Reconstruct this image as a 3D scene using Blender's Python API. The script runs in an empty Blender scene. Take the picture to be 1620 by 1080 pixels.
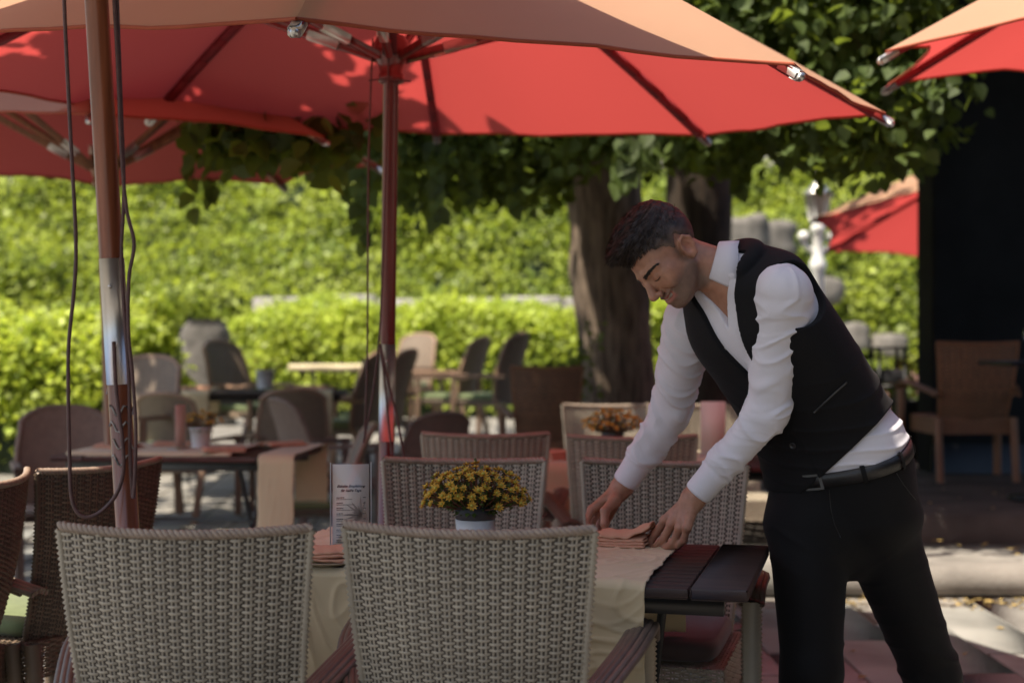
import bpy, math, random
import numpy as np
from mathutils import Vector, Matrix, Euler
PI = math.pi
SC = bpy.context.scene
COL = SC.collection
R = math.radians

# ---------------------------------------------------------------- camera, sky, sun, exposure
cam_data = bpy.data.cameras.new('camera')
cam = bpy.data.objects.new('camera', cam_data); COL.objects.link(cam)
cam.location = (0, 0, 1.28); cam.rotation_euler = (R(90), 0, 0)
cam_data.lens = 50; cam_data.sensor_width = 36; cam_data.clip_end = 500
cam_data.dof.use_dof = True; cam_data.dof.focus_distance = 3.40; cam_data.dof.aperture_fstop = 2.4
SC.camera = cam
SUN_DIR = Vector((0.42, 0.30, -1.0)).normalized()      # the way the light travels
w = bpy.data.worlds.new('World'); SC.world = w; w.use_nodes = True
nt = w.node_tree; bg = nt.nodes['Background']
sky = nt.nodes.new('ShaderNodeTexSky'); sky.sky_type = 'NISHITA'; sky.sun_disc = False
sky.sun_elevation = math.asin(-SUN_DIR.z)
sky.sun_rotation = math.atan2(-SUN_DIR.x, -SUN_DIR.y)
sky.air_density = 1.0; sky.dust_density = 2.0; sky.ozone_density = 1.0
nt.links.new(sky.outputs[0], bg.inputs[0]); bg.inputs[1].default_value = 0.11
sun_data = bpy.data.lights.new('sun', 'SUN'); sun_data.energy = 4.4; sun_data.angle = R(0.55)
sun_data.color = (1.0, 0.91, 0.76)
sun = bpy.data.objects.new('sun', sun_data); COL.objects.link(sun)
sun.rotation_euler = (-SUN_DIR).to_track_quat('Z', 'Y').to_euler(); sun.location = (-4, -5, 10)
vs = SC.view_settings
vs.view_transform = 'Standard'; vs.look = 'None'; vs.gamma = 1.0; vs.use_curve_mapping = False
vs.exposure = 1.05
SC.cycles.max_bounces = 8; SC.cycles.diffuse_bounces = 4; SC.cycles.transmission_bounces = 6
SC.cycles.transparent_max_bounces = 8; SC.cycles.sample_clamp_indirect = 4.0
SC.cycles.use_denoising = True; SC.cycles.caustics_reflective = False; SC.cycles.caustics_refractive = False

# ---------------------------------------------------------------- helpers
FPX = 2250.0
def at(px, py, d):
    """point of the place that the photograph shows at pixel (px, py), d metres into the scene"""
    return Vector(((px - 810) / FPX * d, d, 1.28 - (py - 540) / FPX * d))
def atx(px, d): return (px - 810) / FPX * d

class MB:
    """collects shapes, then links them as ONE mesh object"""
    def __init__(s): s.v = []; s.f = []; s.n = 0
    def add(s, verts, faces):
        verts = np.asarray(verts, float).reshape(-1, 3)
        s.v.append(verts)
        for f in faces: s.f.append(tuple(int(i) + s.n for i in f))
        s.n += len(verts); return s
    def grid(s, P, closeu=False, closev=False, flip=False):
        P = np.asarray(P, float); a, b = P.shape[:2]
        ii = np.arange(a if closeu else a - 1); jj = np.arange(b if closev else b - 1)
        I, J = np.meshgrid(ii, jj, indexing='ij'); I2 = (I + 1) % a; J2 = (J + 1) % b
        q = np.stack([I * b + J, I2 * b + J, I2 * b + J2, I * b + J2], -1).reshape(-1, 4) + s.n
        if flip: q = q[:, ::-1]
        s.v.append(P.reshape(-1, 3)); s.f.extend(map(tuple, q.tolist())); s.n += a * b; return s
    def box(s, c, size, rot=None, bev=0.0):
        hx, hy, hz = [k / 2 for k in size]
        if bev <= 0:
            v = [(x, y, z) for x in (-hx, hx) for y in (-hy, hy) for z in (-hz, hz)]
            f = [(0, 1, 3, 2), (4, 6, 7, 5), (0, 4, 5, 1), (2, 3, 7, 6), (0, 2, 6, 4), (1, 5, 7, 3)]
        else:
            b = min(bev, hx * .9, hy * .9, hz * .9); v = []; idx = {}
            for sx in (-1, 1):
                for sy in (-1, 1):
                    for sz in (-1, 1):
                        for ax in range(3):
                            p = [sx * (hx - b), sy * (hy - b), sz * (hz - b)]
                            p[ax] = (sx * hx, sy * hy, sz * hz)[ax]
                            idx[(sx, sy, sz, ax)] = len(v); v.append(p)
            f = []
            for ax in range(3):
                o = [a for a in range(3) if a != ax]
                for sg in (-1, 1):
                    q = []
                    for (a, b2) in ((-1, -1), (1, -1), (1, 1), (-1, 1)):
                        k = [0, 0, 0]; k[ax] = sg; k[o[0]] = a; k[o[1]] = b2
                        q.append(idx[tuple(k) + (ax,)])
                    f.append(q if (sg > 0) == (ax != 1) else q[::-1])
            for ax in range(3):
                o = [a for a in range(3) if a != ax]
                for a in (-1, 1):
                    for b2 in (-1, 1):
                        k1 = [0, 0, 0]; k1[o[0]] = a; k1[o[1]] = b2; k2 = k1[:]
                        k1[ax] = -1; k2[ax] = 1
                        f.append([idx[tuple(k1) + (o[0],)], idx[tuple(k2) + (o[0],)], idx[tuple(k2) + (o[1],)], idx[tuple(k1) + (o[1],)]])
            for sx in (-1, 1):
                for sy in (-1, 1):
                    for sz in (-1, 1): f.append([idx[(sx, sy, sz, a)] for a in range(3)])
        M = rot if rot is not None else Matrix.Identity(3)
        v = [tuple(M @ Vector(p) + Vector(c)) for p in v]
        return s.add(v, f)
    def bar(s, p, q, wd, th, up=(0, 0, 1), bev=0.0):
        p, q = Vector(p), Vector(q); d = (q - p); L = d.length; d.normalize()
        u = Vector(up); x = d.cross(u)
        if x.length < 1e-4: x = d.cross(Vector((1, 0, 0)))
        x.normalize(); z = x.cross(d)
        M = Matrix((x, d, z)).transposed()
        return s.box((p + q) / 2, (wd, L, th), M, bev)
    def tube(s, path, rad, n=8, cap=True, flat=1.0, up=None):
        P = [Vector(p) for p in path]; m = len(P)
        rad = [rad] * m if not hasattr(rad, '__len__') else rad
        G = []; prev = None
        for i in range(m):
            t = (P[min(i + 1, m - 1)] - P[max(i - 1, 0)]).normalized()
            if prev is None:
                a = Vector(up) if up else (Vector((0, 0, 1)) if abs(t.z) < .9 else Vector((1, 0, 0)))
            else: a = prev
            a = (a - t * a.dot(t)).normalized(); b = t.cross(a); prev = a
            G.append([P[i] + (a * math.cos(2 * PI * k / n) * flat + b * math.sin(2 * PI * k / n)) * rad[i] for k in range(n)])
        s.grid([[tuple(p) for p in r] for r in G], closev=True)
        if cap:
            o = s.n - m * n
            s.f.append(tuple(o + k for k in range(n))[::-1]); s.f.append(tuple(o + (m - 1) * n + k for k in range(n)))
        return s
    def lathe(s, prof, n=24, c=(0, 0, 0), cap=True):
        G = [[(c[0] + r * math.cos(2 * PI * k / n), c[1] + r * math.sin(2 * PI * k / n), c[2] + z) for k in range(n)] for r, z in prof]
        s.grid(G, closev=True, flip=True)
        if cap:
            o = s.n - len(prof) * n
            s.f.append(tuple(o + k for k in range(n))[::-1]); s.f.append(tuple(o + (len(prof) - 1) * n + k for k in range(n)))
        return s
    def sphere(s, c, r, n=10, sc=(1, 1, 1)):
        pr = [(max(1e-4, r * math.sin(PI * i / n)), -r * math.cos(PI * i / n)) for i in range(n + 1)]
        G = [[(c[0] + q * sc[0] * math.cos(2 * PI * k / (2 * n)), c[1] + q * sc[1] * math.sin(2 * PI * k / (2 * n)), c[2] + z * sc[2]) for k in range(2 * n)] for q, z in pr]
        return s.grid(G, closev=True, flip=True)
    def xform(s, M):
        A = np.array(M.to_3x3()); t = np.array(M.translation)
        s.v = [q @ A.T + t for q in s.v]; return s
    def mesh(s, name, material=None, smooth=False):
        me = bpy.data.meshes.new(name)
        V = np.concatenate(s.v) if s.v else np.zeros((0, 3))
        fast_mesh(me, V, s.f)
        if material: me.materials.append(MAT[material] if isinstance(material, str) else material)
        if smooth: me.polygons.foreach_set('use_smooth', np.ones(len(me.polygons), bool))
        return me
    def build(s, name, material=None, parent=None, smooth=False, loc=None):
        return link(name, s.mesh(name, material, smooth), parent, loc)

def fast_mesh(me, V, F):
    V = np.asarray(V, np.float32)
    me.vertices.add(len(V)); me.vertices.foreach_set('co', V.ravel())
    if isinstance(F, np.ndarray):
        k = F.shape[1]; nl = F.size; li = F.ravel().astype(np.int32)
        st = np.arange(0, nl, k, dtype=np.int32)
    else:
        ln = np.fromiter((len(f) for f in F), np.int32, len(F)); nl = int(ln.sum())
        li = np.fromiter((i for f in F for i in f), np.int32, nl)
        st = np.concatenate([[0], np.cumsum(ln)[:-1]]).astype(np.int32) if len(ln) else np.zeros(0, np.int32)
    me.loops.add(nl); me.loops.foreach_set('vertex_index', li)
    me.polygons.add(len(st)); me.polygons.foreach_set('loop_start', st)
    me.update(calc_edges=True); me.validate()
    return me
def link(name, data, parent=None, loc=None):
    o = bpy.data.objects.new(name, data); COL.objects.link(o)
    if parent is not None: o.parent = parent
    if loc is not None: o.location = loc
    return o
def tag(o, label=None, cat=None, group=None, kind=None):
    if label: o['label'] = label
    if cat: o['category'] = cat
    if group: o['group'] = group
    if kind: o['kind'] = kind
    return o
def thing(name, label, cat, loc=(0, 0, 0), rz=0.0, group=None):
    o = bpy.data.objects.new(name, None); COL.objects.link(o)
    o.empty_display_size = .1; o.location = loc; o.rotation_euler = (0, 0, rz)
    return tag(o, label, cat, group)
def dup(root, loc, rz, label, group=None, skip=(), scale=None):
    def cp(o, par):
        c = o.copy(); COL.objects.link(c); c.parent = par
        for ch in list(o.children):
            if ch.name.split('.')[0] not in skip: cp(ch, c)
        return c
    r = cp(root, None); r.location = loc; r.rotation_euler = (0, 0, rz); r['label'] = label
    if group: r['group'] = group
    if scale: r.scale = scale
    return r
def spline(pts, n=8):
    """Catmull-Rom through the points"""
    P = [Vector(p) for p in pts]; P = [P[0] * 2 - P[1]] + P + [P[-1] * 2 - P[-2]]; out = []
    for i in range(1, len(P) - 2):
        a, b, c, d = P[i - 1:i + 3]
        for k in range(n):
            t = k / n
            out.append(.5 * ((2 * b) + (c - a) * t + (2 * a - 5 * b + 4 * c - d) * t * t + (3 * b - a - 3 * c + d) * t ** 3))
    out.append(P[-2]); return out
def smooth_noise(seed, n=6):
    """cheap vectorised smooth 3-D noise in about [-1, 1]: a sum of random plane waves"""
    rg = np.random.RandomState(seed)
    K = rg.normal(size=(n, 3)); ph = rg.uniform(0, 2 * PI, n)
    return lambda P, f=1.0: np.sin((np.asarray(P) * f) @ K.T + ph).sum(-1) / math.sqrt(n)

# ---------------------------------------------------------------- materials (all procedural)
MAT = {}
def mat(name, col, rough=.6, metal=0.0, var=.12, vscale=8.0, col2=None, bump=0.0, bscale=60.0, spec=.5, sheen=0.0,
        trans=None, island=0.0, coords='Object', stretch=(1, 1, 1), detail=4.0, coat=0.0):
    m = bpy.data.materials.new(name); m.use_nodes = True; MAT[name] = m
    n = m.node_tree.nodes; l = m.node_tree.links; b = n['Principled BSDF']
    b.inputs['Roughness'].default_value = rough; b.inputs['Metallic'].default_value = metal
    b.inputs['Specular IOR Level'].default_value = spec
    if sheen: b.inputs['Sheen Weight'].default_value = sheen
    if coat: b.inputs['Coat Weight'].default_value = coat
    tc = n.new('ShaderNodeTexCoord'); mp = n.new('ShaderNodeMapping'); mp.inputs['Scale'].default_value = stretch
    l.new(tc.outputs[coords], mp.inputs[0])
    nz = n.new('ShaderNodeTexNoise'); nz.inputs['Scale'].default_value = vscale; nz.inputs['Detail'].default_value = detail
    l.new(mp.outputs[0], nz.inputs['Vector'])
    c1 = col; c2 = col2 if col2 else tuple(k * (1 - var * 2.2) for k in col)
    mx = n.new('ShaderNodeMix'); mx.data_type = 'RGBA'
    rmp = n.new('ShaderNodeMapRange'); rmp.inputs['From Min'].default_value = .3; rmp.inputs['From Max'].default_value = .7
    l.new(nz.outputs['Fac'], rmp.inputs['Value']); l.new(rmp.outputs[0], mx.inputs['Factor'])
    mx.inputs['A'].default_value = (*c1, 1); mx.inputs['B'].default_value = (*c2, 1)
    out = mx.outputs['Result']
    if island:
        g = n.new('ShaderNodeNewGeometry'); hs = n.new('ShaderNodeHueSaturation')
        r2 = n.new('ShaderNodeMapRange'); r2.inputs['To Min'].default_value = 1 - island; r2.inputs['To Max'].default_value = 1 + island
        l.new(g.outputs['Random Per Island'], r2.inputs['Value']); l.new(r2.outputs[0], hs.inputs['Value'])
        l.new(out, hs.inputs['Color']); out = hs.outputs[0]
    l.new(out, b.inputs['Base Color'])
    if bump:
        bn = n.new('ShaderNodeTexNoise'); bn.inputs['Scale'].default_value = bscale; bn.inputs['Detail'].default_value = 5
        l.new(mp.outputs[0], bn.inputs['Vector'])
        bp = n.new('ShaderNodeBump'); bp.inputs['Strength'].default_value = bump; bp.inputs['Distance'].default_value = .01
        l.new(bn.outputs['Fac'], bp.inputs['Height']); l.new(bp.outputs[0], b.inputs['Normal'])
    if trans:
        tr = n.new('ShaderNodeBsdfTranslucent'); tr.inputs[0].default_value = (*trans[:3], 1)
        if island: 
            h2 = n.new('ShaderNodeMix'); h2.data_type = 'RGBA'; h2.blend_type = 'MULTIPLY'; h2.inputs['Factor'].default_value = .6
            h2.inputs['A'].default_value = (*trans[:3], 1); l.new(r2.outputs[0], h2.inputs['B']); l.new(h2.outputs['Result'], tr.inputs[0])
        ms = n.new('ShaderNodeMixShader'); ms.inputs[0].default_value = trans[3]
        l.new(b.outputs[0], ms.inputs[1]); l.new(tr.outputs[0], ms.inputs[2])
        l.new(ms.outputs[0], n['Material Output'].inputs[0])
    return m

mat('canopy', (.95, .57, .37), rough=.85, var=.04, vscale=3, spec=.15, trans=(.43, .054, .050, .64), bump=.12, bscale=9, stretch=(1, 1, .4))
_m = MAT['canopy']; _n = _m.node_tree.nodes; _l = _m.node_tree.links; _b = _n['Principled BSDF']      # overexposed sunlight painted in as a paler top side; underside red
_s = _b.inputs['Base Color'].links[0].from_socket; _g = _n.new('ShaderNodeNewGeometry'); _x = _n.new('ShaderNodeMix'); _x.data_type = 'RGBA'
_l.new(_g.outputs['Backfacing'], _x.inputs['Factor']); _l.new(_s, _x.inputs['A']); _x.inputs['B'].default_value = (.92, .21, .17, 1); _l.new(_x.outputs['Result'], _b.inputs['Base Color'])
mat('wicker_core', (.085, .068, .052), rough=.9, var=.1)
mat('canvas_cream', (.55, .50, .42), rough=.9, var=.04, trans=(.5, .42, .32, .3))
mat('canopy_hem', (.50, .12, .06), rough=.85, var=.1, trans=(.5, .08, .05, .3))
mat('rib_cloth', (.20, .012, .02), rough=.8, var=.15)
mat('wood_red', (.27, .078, .032), rough=.32, var=.25, vscale=3, stretch=(14, 14, 1), coat=.3)
mat('wood_crimson', (.16, .02, .016), rough=.3, var=.2, vscale=3, stretch=(14, 14, 1), coat=.3)
mat('wood_tan', (.30, .15, .075), rough=.45, var=.2, vscale=3, stretch=(14, 14, 1))
mat('cord', (.10, .045, .04), rough=.6, var=.2, vscale=90)
mat('steel', (.60, .58, .55), rough=.38, metal=1.0, var=.05, vscale=20)
mat('zinc', (.55, .52, .48), rough=.4, metal=.9, var=.15, vscale=15)
mat('black_metal', (.018, .018, .02), rough=.45, var=.1)
mat('grey_metal', (.10, .10, .095), rough=.5, var=.15)
mat('wicker', (.41, .35, .265), rough=.45, var=.14, vscale=5, island=.16, spec=.5)
mat('wicker_rim', (.33, .25, .19), rough=.5, var=.12, vscale=30, island=.1)
mat('wicker_arm', (.15, .108, .08), rough=.45, var=.12, vscale=30, island=.15)
mat('wicker_brown', (.17, .12, .08), rough=.5, var=.12, vscale=6, island=.25)
mat('wicker_teak', (.26, .12, .055), rough=.45, var=.12, vscale=6, island=.2)
mat('sling', (.20, .145, .10), rough=.6, var=.1, vscale=40, bump=.3, bscale=160)
mat('frame_wood', (.33, .20, .13), rough=.5, var=.12, vscale=8, stretch=(6, 6, 1))
mat('cushion_brown', (.075, .048, .045), rough=.85, var=.1, vscale=12, sheen=.3)
mat('cushion_green', (.16, .20, .085), rough=.85, var=.1, vscale=12, sheen=.2)
mat('table_wood', (.050, .028, .022), rough=.5, var=.22, vscale=5, stretch=(1, 9, 9), bump=.15, bscale=30)
mat('table_grey', (.12, .09, .075), rough=.5, var=.2, vscale=5, stretch=(1, 8, 8))
mat('runner', (.72, .60, .38), rough=.85, var=.06, vscale=5, sheen=.2, trans=(.6, .4, .12, .18))
mat('napkin', (.66, .36, .23), rough=.85, var=.06, vscale=14, bump=.1, bscale=120, trans=(.6, .3, .15, .12))
mat('ceramic', (.55, .54, .52), rough=.35, var=.04)
mat('pot_white', (.66, .66, .66), rough=.5, var=.05, vscale=20)
mat('pot_grey', (.045, .045, .05), rough=.55, var=.1)
mat('plate', (.40, .34, .25), rough=.3, var=.05)
mat('soil', (.03, .022, .015), rough=.95, bump=.5)
mat('paper', (.70, .61, .53), rough=.55, var=.02)
mat('ink', (.06, .05, .05), rough=.7, var=0)
mat('print_brown', (.36, .29, .25), rough=.6, var=.15, vscale=60)
mat('bark', (.26, .19, .135), rough=.95, vscale=9, stretch=(3, 3, .45), bump=1.0, bscale=11, col2=(.065, .045, .032))
mat('bark_dark', (.055, .035, .022), rough=.95, var=.3, vscale=7, stretch=(3, 3, .6), bump=.9, bscale=14)
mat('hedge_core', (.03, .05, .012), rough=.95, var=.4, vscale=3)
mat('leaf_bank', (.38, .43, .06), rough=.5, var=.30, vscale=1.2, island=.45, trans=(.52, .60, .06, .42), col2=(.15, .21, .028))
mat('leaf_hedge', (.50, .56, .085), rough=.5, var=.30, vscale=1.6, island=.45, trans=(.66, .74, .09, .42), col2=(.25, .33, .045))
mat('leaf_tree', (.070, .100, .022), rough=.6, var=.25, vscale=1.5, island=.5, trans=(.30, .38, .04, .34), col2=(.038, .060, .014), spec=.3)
mat('stem', (.07, .06, .03), rough=.8)
mat('stone', (.19, .17, .145), rough=.9, var=.25, vscale=5, bump=.8, bscale=12)
mat('wall_stone', (.40, .37, .33), rough=.9, var=.2, vscale=3, bump=.5, bscale=9)
mat('charcoal', (.030, .028, .025), rough=.9, var=.2, vscale=2, bump=.1, spec=.15)
mat('lamp_white', (.78, .77, .74), rough=.35, var=.04)
mat('petal', (.68, .40, .05), rough=.6, var=.25, vscale=40, island=.25, col2=(.48, .28, .03), trans=(.6, .35, .03, .2))
mat('petal_core', (.50, .44, .06), rough=.6, var=.2, vscale=40)
mat('sedum_leaf', (.085, .13, .035), rough=.45, var=.3, vscale=30, island=.4, trans=(.15, .25, .03, .2))
mat('sedum_stem', (.15, .05, .03), rough=.6)
# ================================================================ the setting
rng = np.random.RandomState(7)
def gz(x, y):
    t = np.clip((np.asarray(y, float) - 9.0) / 7.0, 0, 1); return -0.018 + .27 * t * t * (3 - 2 * t) + 0 * np.asarray(x)
def paving_material():
    m = mat('paving', (.38, .375, .345), rough=.85, var=.2, vscale=2.5, bump=.25, bscale=70, island=.10, coords='Object')
    return m
paving_material()
g = mat('ground', (.31, .285, .25), rough=.9, var=.2, vscale=1.2, bump=.3, bscale=30)
n = g.node_tree.nodes; l = g.node_tree.links
bk = n.new('ShaderNodeTexBrick'); bk.inputs['Scale'].default_value = 1.0; bk.inputs['Brick Width'].default_value = .5
bk.inputs['Row Height'].default_value = .28; bk.inputs['Mortar Size'].default_value = .012
bk.inputs['Color1'].default_value = (1, 1, 1, 1); bk.inputs['Color2'].default_value = (.8, .8, .8, 1); bk.inputs['Mortar'].default_value = (.3, .27, .22, 1)
mpn = n.new('ShaderNodeMapping'); mpn.inputs['Rotation'].default_value = (0, 0, R(90)); tcn = n.new('ShaderNodeTexCoord')
l.new(tcn.outputs['Object'], mpn.inputs[0]); l.new(mpn.outputs[0], bk.inputs['Vector'])
mm = n.new('ShaderNodeMix'); mm.data_type = 'RGBA'; mm.blend_type = 'MULTIPLY'; mm.inputs['Factor'].default_value = 1
bs = n['Principled BSDF']; src = bs.inputs['Base Color'].links[0].from_socket
l.new(src, mm.inputs['A']); l.new(bk.outputs[0], mm.inputs['B']); l.new(mm.outputs['Result'], bs.inputs['Base Color'])
xs = np.concatenate([[-90, -40, -20], np.linspace(-12, 12, 13), [20, 40, 90]]); ys = np.concatenate([[-30, -10, 0], np.linspace(4, 24, 21), [40, 120]])
G = np.array([[(x, y, float(gz(x, y))) for y in ys] for x in xs])
ground = MB().grid(G).build('ground', 'ground', smooth=True); tag(ground, kind='structure')
# paving slabs, each a piece of its own; joints recessed
slab_meshes = []
for k in range(4):
    mb = MB().box((0, 0, -.02), (.292, .992, .04), bev=.005); slab_meshes.append(mb.mesh('paving_slab', 'paving'))
cnt = 0
for i in range(25):
    for j in range(6):
        x = -3.9 + i * .30; y = 3.6 + j * 1.0 + .37 * (i % 3)
        if x > 1.1 and y > 6.62: continue
        o = link('paving_slab', slab_meshes[(i * 7 + j * 3) % 4], ground, (x, y, float(rng.uniform(-.003, .003)) + (0 if y < 8.9 else .004)))
        o.rotation_euler = (float(rng.normal(0, .004)), float(rng.normal(0, .004)), float(rng.normal(0, .006)) + (PI if rng.rand() < .5 else 0)); cnt += 1
# stepped terrace on the right: two kerbs and their decks
mat('kerb', (.27, .25, .225), rough=.9, var=.2, vscale=4, bump=.4, bscale=40)
mat('deck_dark', (.075, .062, .052), rough=.8, var=.25, vscale=3, bump=.3, bscale=40)
terr = MB().box((5.2, 7.62, .07), (8.0, .86, .14)).build('terrace', 'kerb'); tag(terr, kind='structure')
for i in range(8):
    kb = MB().box((0, 0, 0), (.985, .30, .165), bev=.008).build('kerb_stone', 'kerb', terr, (1.7 + i, 7.27, .082))
for i in range(14):
    for j in range(1): MB().box((0, 0, 0), (.545, .56, .03), bev=.006).build('paving_slab', 'paving', terr, (1.5 + i * .56, 7.72, .148))
deck = MB().box((6.2, 13.0, .145), (10.0, 10.0, .31)).build('upper_terrace', 'deck_dark'); tag(deck, kind='structure')
for i in range(13):
    for j in range(5):
        MB().box((0, 0, 0), (.585, .485, .03), bev=.006).build('paving_slab', 'deck_dark', deck, (1.5 + i * .6, 8.26 + j * .5, .298 + .004 * ((i + j) % 2)))
# fallen leaves on the paving
def leaf_cards(P, D, N, size, templ, faces):
    """many leaves as one mesh: P base points, D tip directions, N face normals"""
    D = D / (np.linalg.norm(D, axis=1, keepdims=True) + 1e-9); S = np.cross(D, N); S /= (np.linalg.norm(S, axis=1, keepdims=True) + 1e-9)
    N2 = np.cross(S, D); T = np.asarray(templ); size = np.broadcast_to(np.asarray(size, float), (len(P),))
    V = P[:, None] + size[:, None, None] * (S[:, None] * T[None, :, 0:1] + D[:, None] * T[None, :, 1:2] + N2[:, None] * T[None, :, 2:3])
    F = np.asarray(faces)[None] + (np.arange(len(P)) * len(T))[:, None, None]
    return V.reshape(-1, 3), F.reshape(-1, F.shape[-1])
LEAF4 = ([(0, 0, 0), (.36, .45, .09), (0, 1, 0), (-.36, .45, .09)], [(0, 1, 2), (0, 2, 3)])
LEAF8 = ([(0, 0, 0), (.36, .06, .06), (.47, .40, .10), (.26, .78, .05), (0, 1.08, -.06), (-.26, .78, .05), (-.47, .40, .10), (-.36, .06, .06), (0, .45, 0)],
         [(0, 1, 8), (1, 2, 8), (2, 3, 8), (3, 4, 8), (4, 5, 8), (5, 6, 8), (6, 7, 8), (7, 0, 8)])
def leaves_obj(name, P, D, N, size, L, material, parent=None, kind='stuff'):
    V, F = leaf_cards(P, D, N, size, L[0], L[1])
    me = bpy.data.meshes.new(name); fast_mesh(me, V, F); me.materials.append(MAT[material])
    o = link(name, me, parent)
    if kind: o['kind'] = kind
    return o
mat('litter', (.42, .30, .10), rough=.8, var=.3, vscale=30, island=.4)
k = 420; X = np.concatenate([rng.uniform(1.3, 3.6, 300), rng.uniform(-3.5, 3.4, 120)]); Y = np.concatenate([7.05 - np.abs(rng.normal(0, .12, 300)), rng.uniform(4.2, 7.0, 120)])
P = np.stack([X, Y, np.full(k, .006)], 1); D = np.stack([rng.normal(size=k), rng.normal(size=k), rng.normal(0, .15, k)], 1)
lit = leaves_obj('leaf_litter', P, D, np.tile([0, 0, 1.], (k, 1)) + rng.normal(0, .2, (k, 3)), rng.uniform(.02, .05, k), LEAF4, 'litter')
tag(lit, 'scatter of small dry yellow leaves along the foot of the kerb', 'fallen leaves')
k = 60; P = np.stack([rng.uniform(1.8, 3.6, k), rng.uniform(7.3, 9.5, k), np.full(k, .33)], 1); P[P[:, 1] < 8, 2] = .172
lit2 = leaves_obj('leaf_litter', P, np.stack([rng.normal(size=k), rng.normal(size=k), rng.normal(0, .15, k)], 1), np.tile([0, 0, 1.], (k, 1)) + rng.normal(0, .2, (k, 3)), rng.uniform(.025, .05, k), LEAF4, 'litter')
tag(lit2, 'few dry leaves lying on the dark raised terrace', 'fallen leaves')

# ---- the planted bank behind everything, ivy over it
nz1 = smooth_noise(3); nz2 = smooth_noise(5)
def bank_pt(x, s):
    """s 0..1 up the slope"""
    y = 23.3 + 3.0 * s + .35 * np.sin(x * .5); z = .2 + 4.25 * s ** .9
    Pn = np.stack([x, y, z], -1); b = .30 * nz1(Pn, 1.1) + .16 * nz2(Pn, 2.7)
    return np.stack([x, y - .75 * b, z + .5 * b * s], -1)
U, S_ = np.meshgrid(np.linspace(-16, 18, 120), np.linspace(0, 1, 26), indexing='ij')
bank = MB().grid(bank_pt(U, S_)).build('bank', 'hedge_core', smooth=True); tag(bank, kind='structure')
k = 120000
x = rng.uniform(-14, 15.5, k); s = rng.uniform(0, 1.03, k)
keep = (smooth_noise(15)(np.stack([x, s * 4, s], 1), 1.6) > -1.2) & (smooth_noise(16)(np.stack([x, s * 4, s], 1), 4.2) > -.95); x = x[keep]; s = s[keep]; k = len(x)
P = bank_pt(x, s) + rng.normal(0, .09, (k, 3)); P[:, 1] -= np.abs(rng.normal(0, .14, k))
D = rng.normal(size=(k, 3)); D[:, 2] -= .5; N = rng.normal(0, .50, (k, 3)) + np.array([-.30, -.55, .95])
iv = leaves_obj('ivy', P, D, N, rng.gamma(9, .0105, k).clip(.04, .2), LEAF4, 'leaf_bank')
tag(iv, 'sunlit yellow green ivy covering the whole bank at the back', 'ivy')
# boulders set into the bank
def boulder(px, py, d, wx, wz, wy, seed, label):
    rg = np.random.RandomState(seed); q = smooth_noise(seed)
    n1, n2 = 12, 18; G = []
    for i in range(n1 + 1):
        th = PI * i / n1; row = []
        for j in range(n2):
            ph = 2 * PI * j / n2; v = np.array([math.sin(th) * math.cos(ph), math.sin(th) * math.sin(ph), math.cos(th)])
            v = np.sign(v) * np.abs(v) ** .62; r = 1 + .10 * float(q(v, 2.2)); row.append((v * r * np.array([wx, wy, wz])).tolist())
        G.append(row)
    o = MB().grid(G, closev=True).build('boulder', 'stone', smooth=True); o.location = at(px, py, d)
    return tag(o, label, 'boulder', 'boulders on the bank')
boulder(1180, 372, 24.6, .40, .34, .3, 1, 'pale rounded boulder at bank top just right of the dark trunk')
boulder(1222, 380, 24.7, .42, .34, .3, 2, 'pale square boulder beside the rounded one near the lamp post')
boulder(1345, 535, 24.0, .32, .26, .3, 3, 'grey block low on the bank below the far right parasol')
boulder(1300, 462, 24.0, .35, .26, .3, 4, 'grey boulder half way up the bank behind the lamp post')
boulder(1405, 550, 23.9, .30, .25, .3, 5, 'grey boulder at the foot of the bank left of the dark wall')
# parapet along the top of the bank
par = MB()
for i in range(24):
    par.box((-15 + i * 1.4, 27.0, 4.45 + .04 * math.sin(i * 2.1)), (1.38, .4, .75 + .1 * math.sin(i * 1.3)), bev=.03)
pw = par.build('parapet_wall', 'wall_stone'); tag(pw, 'low pale stone wall along the top of the ivy bank', 'wall')
# flower strip and low wall at the foot of the bank on the right
mat('brick_red', (.26, .14, .11), rough=.9, var=.25, vscale=4, bump=.4)
lw = MB().box((5.6, 17.6, .62), (5.5, .3, .55), bev=.02).build('low_wall', 'brick_red'); tag(lw, 'low reddish wall between the man and the dark pillar', 'wall')

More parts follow.
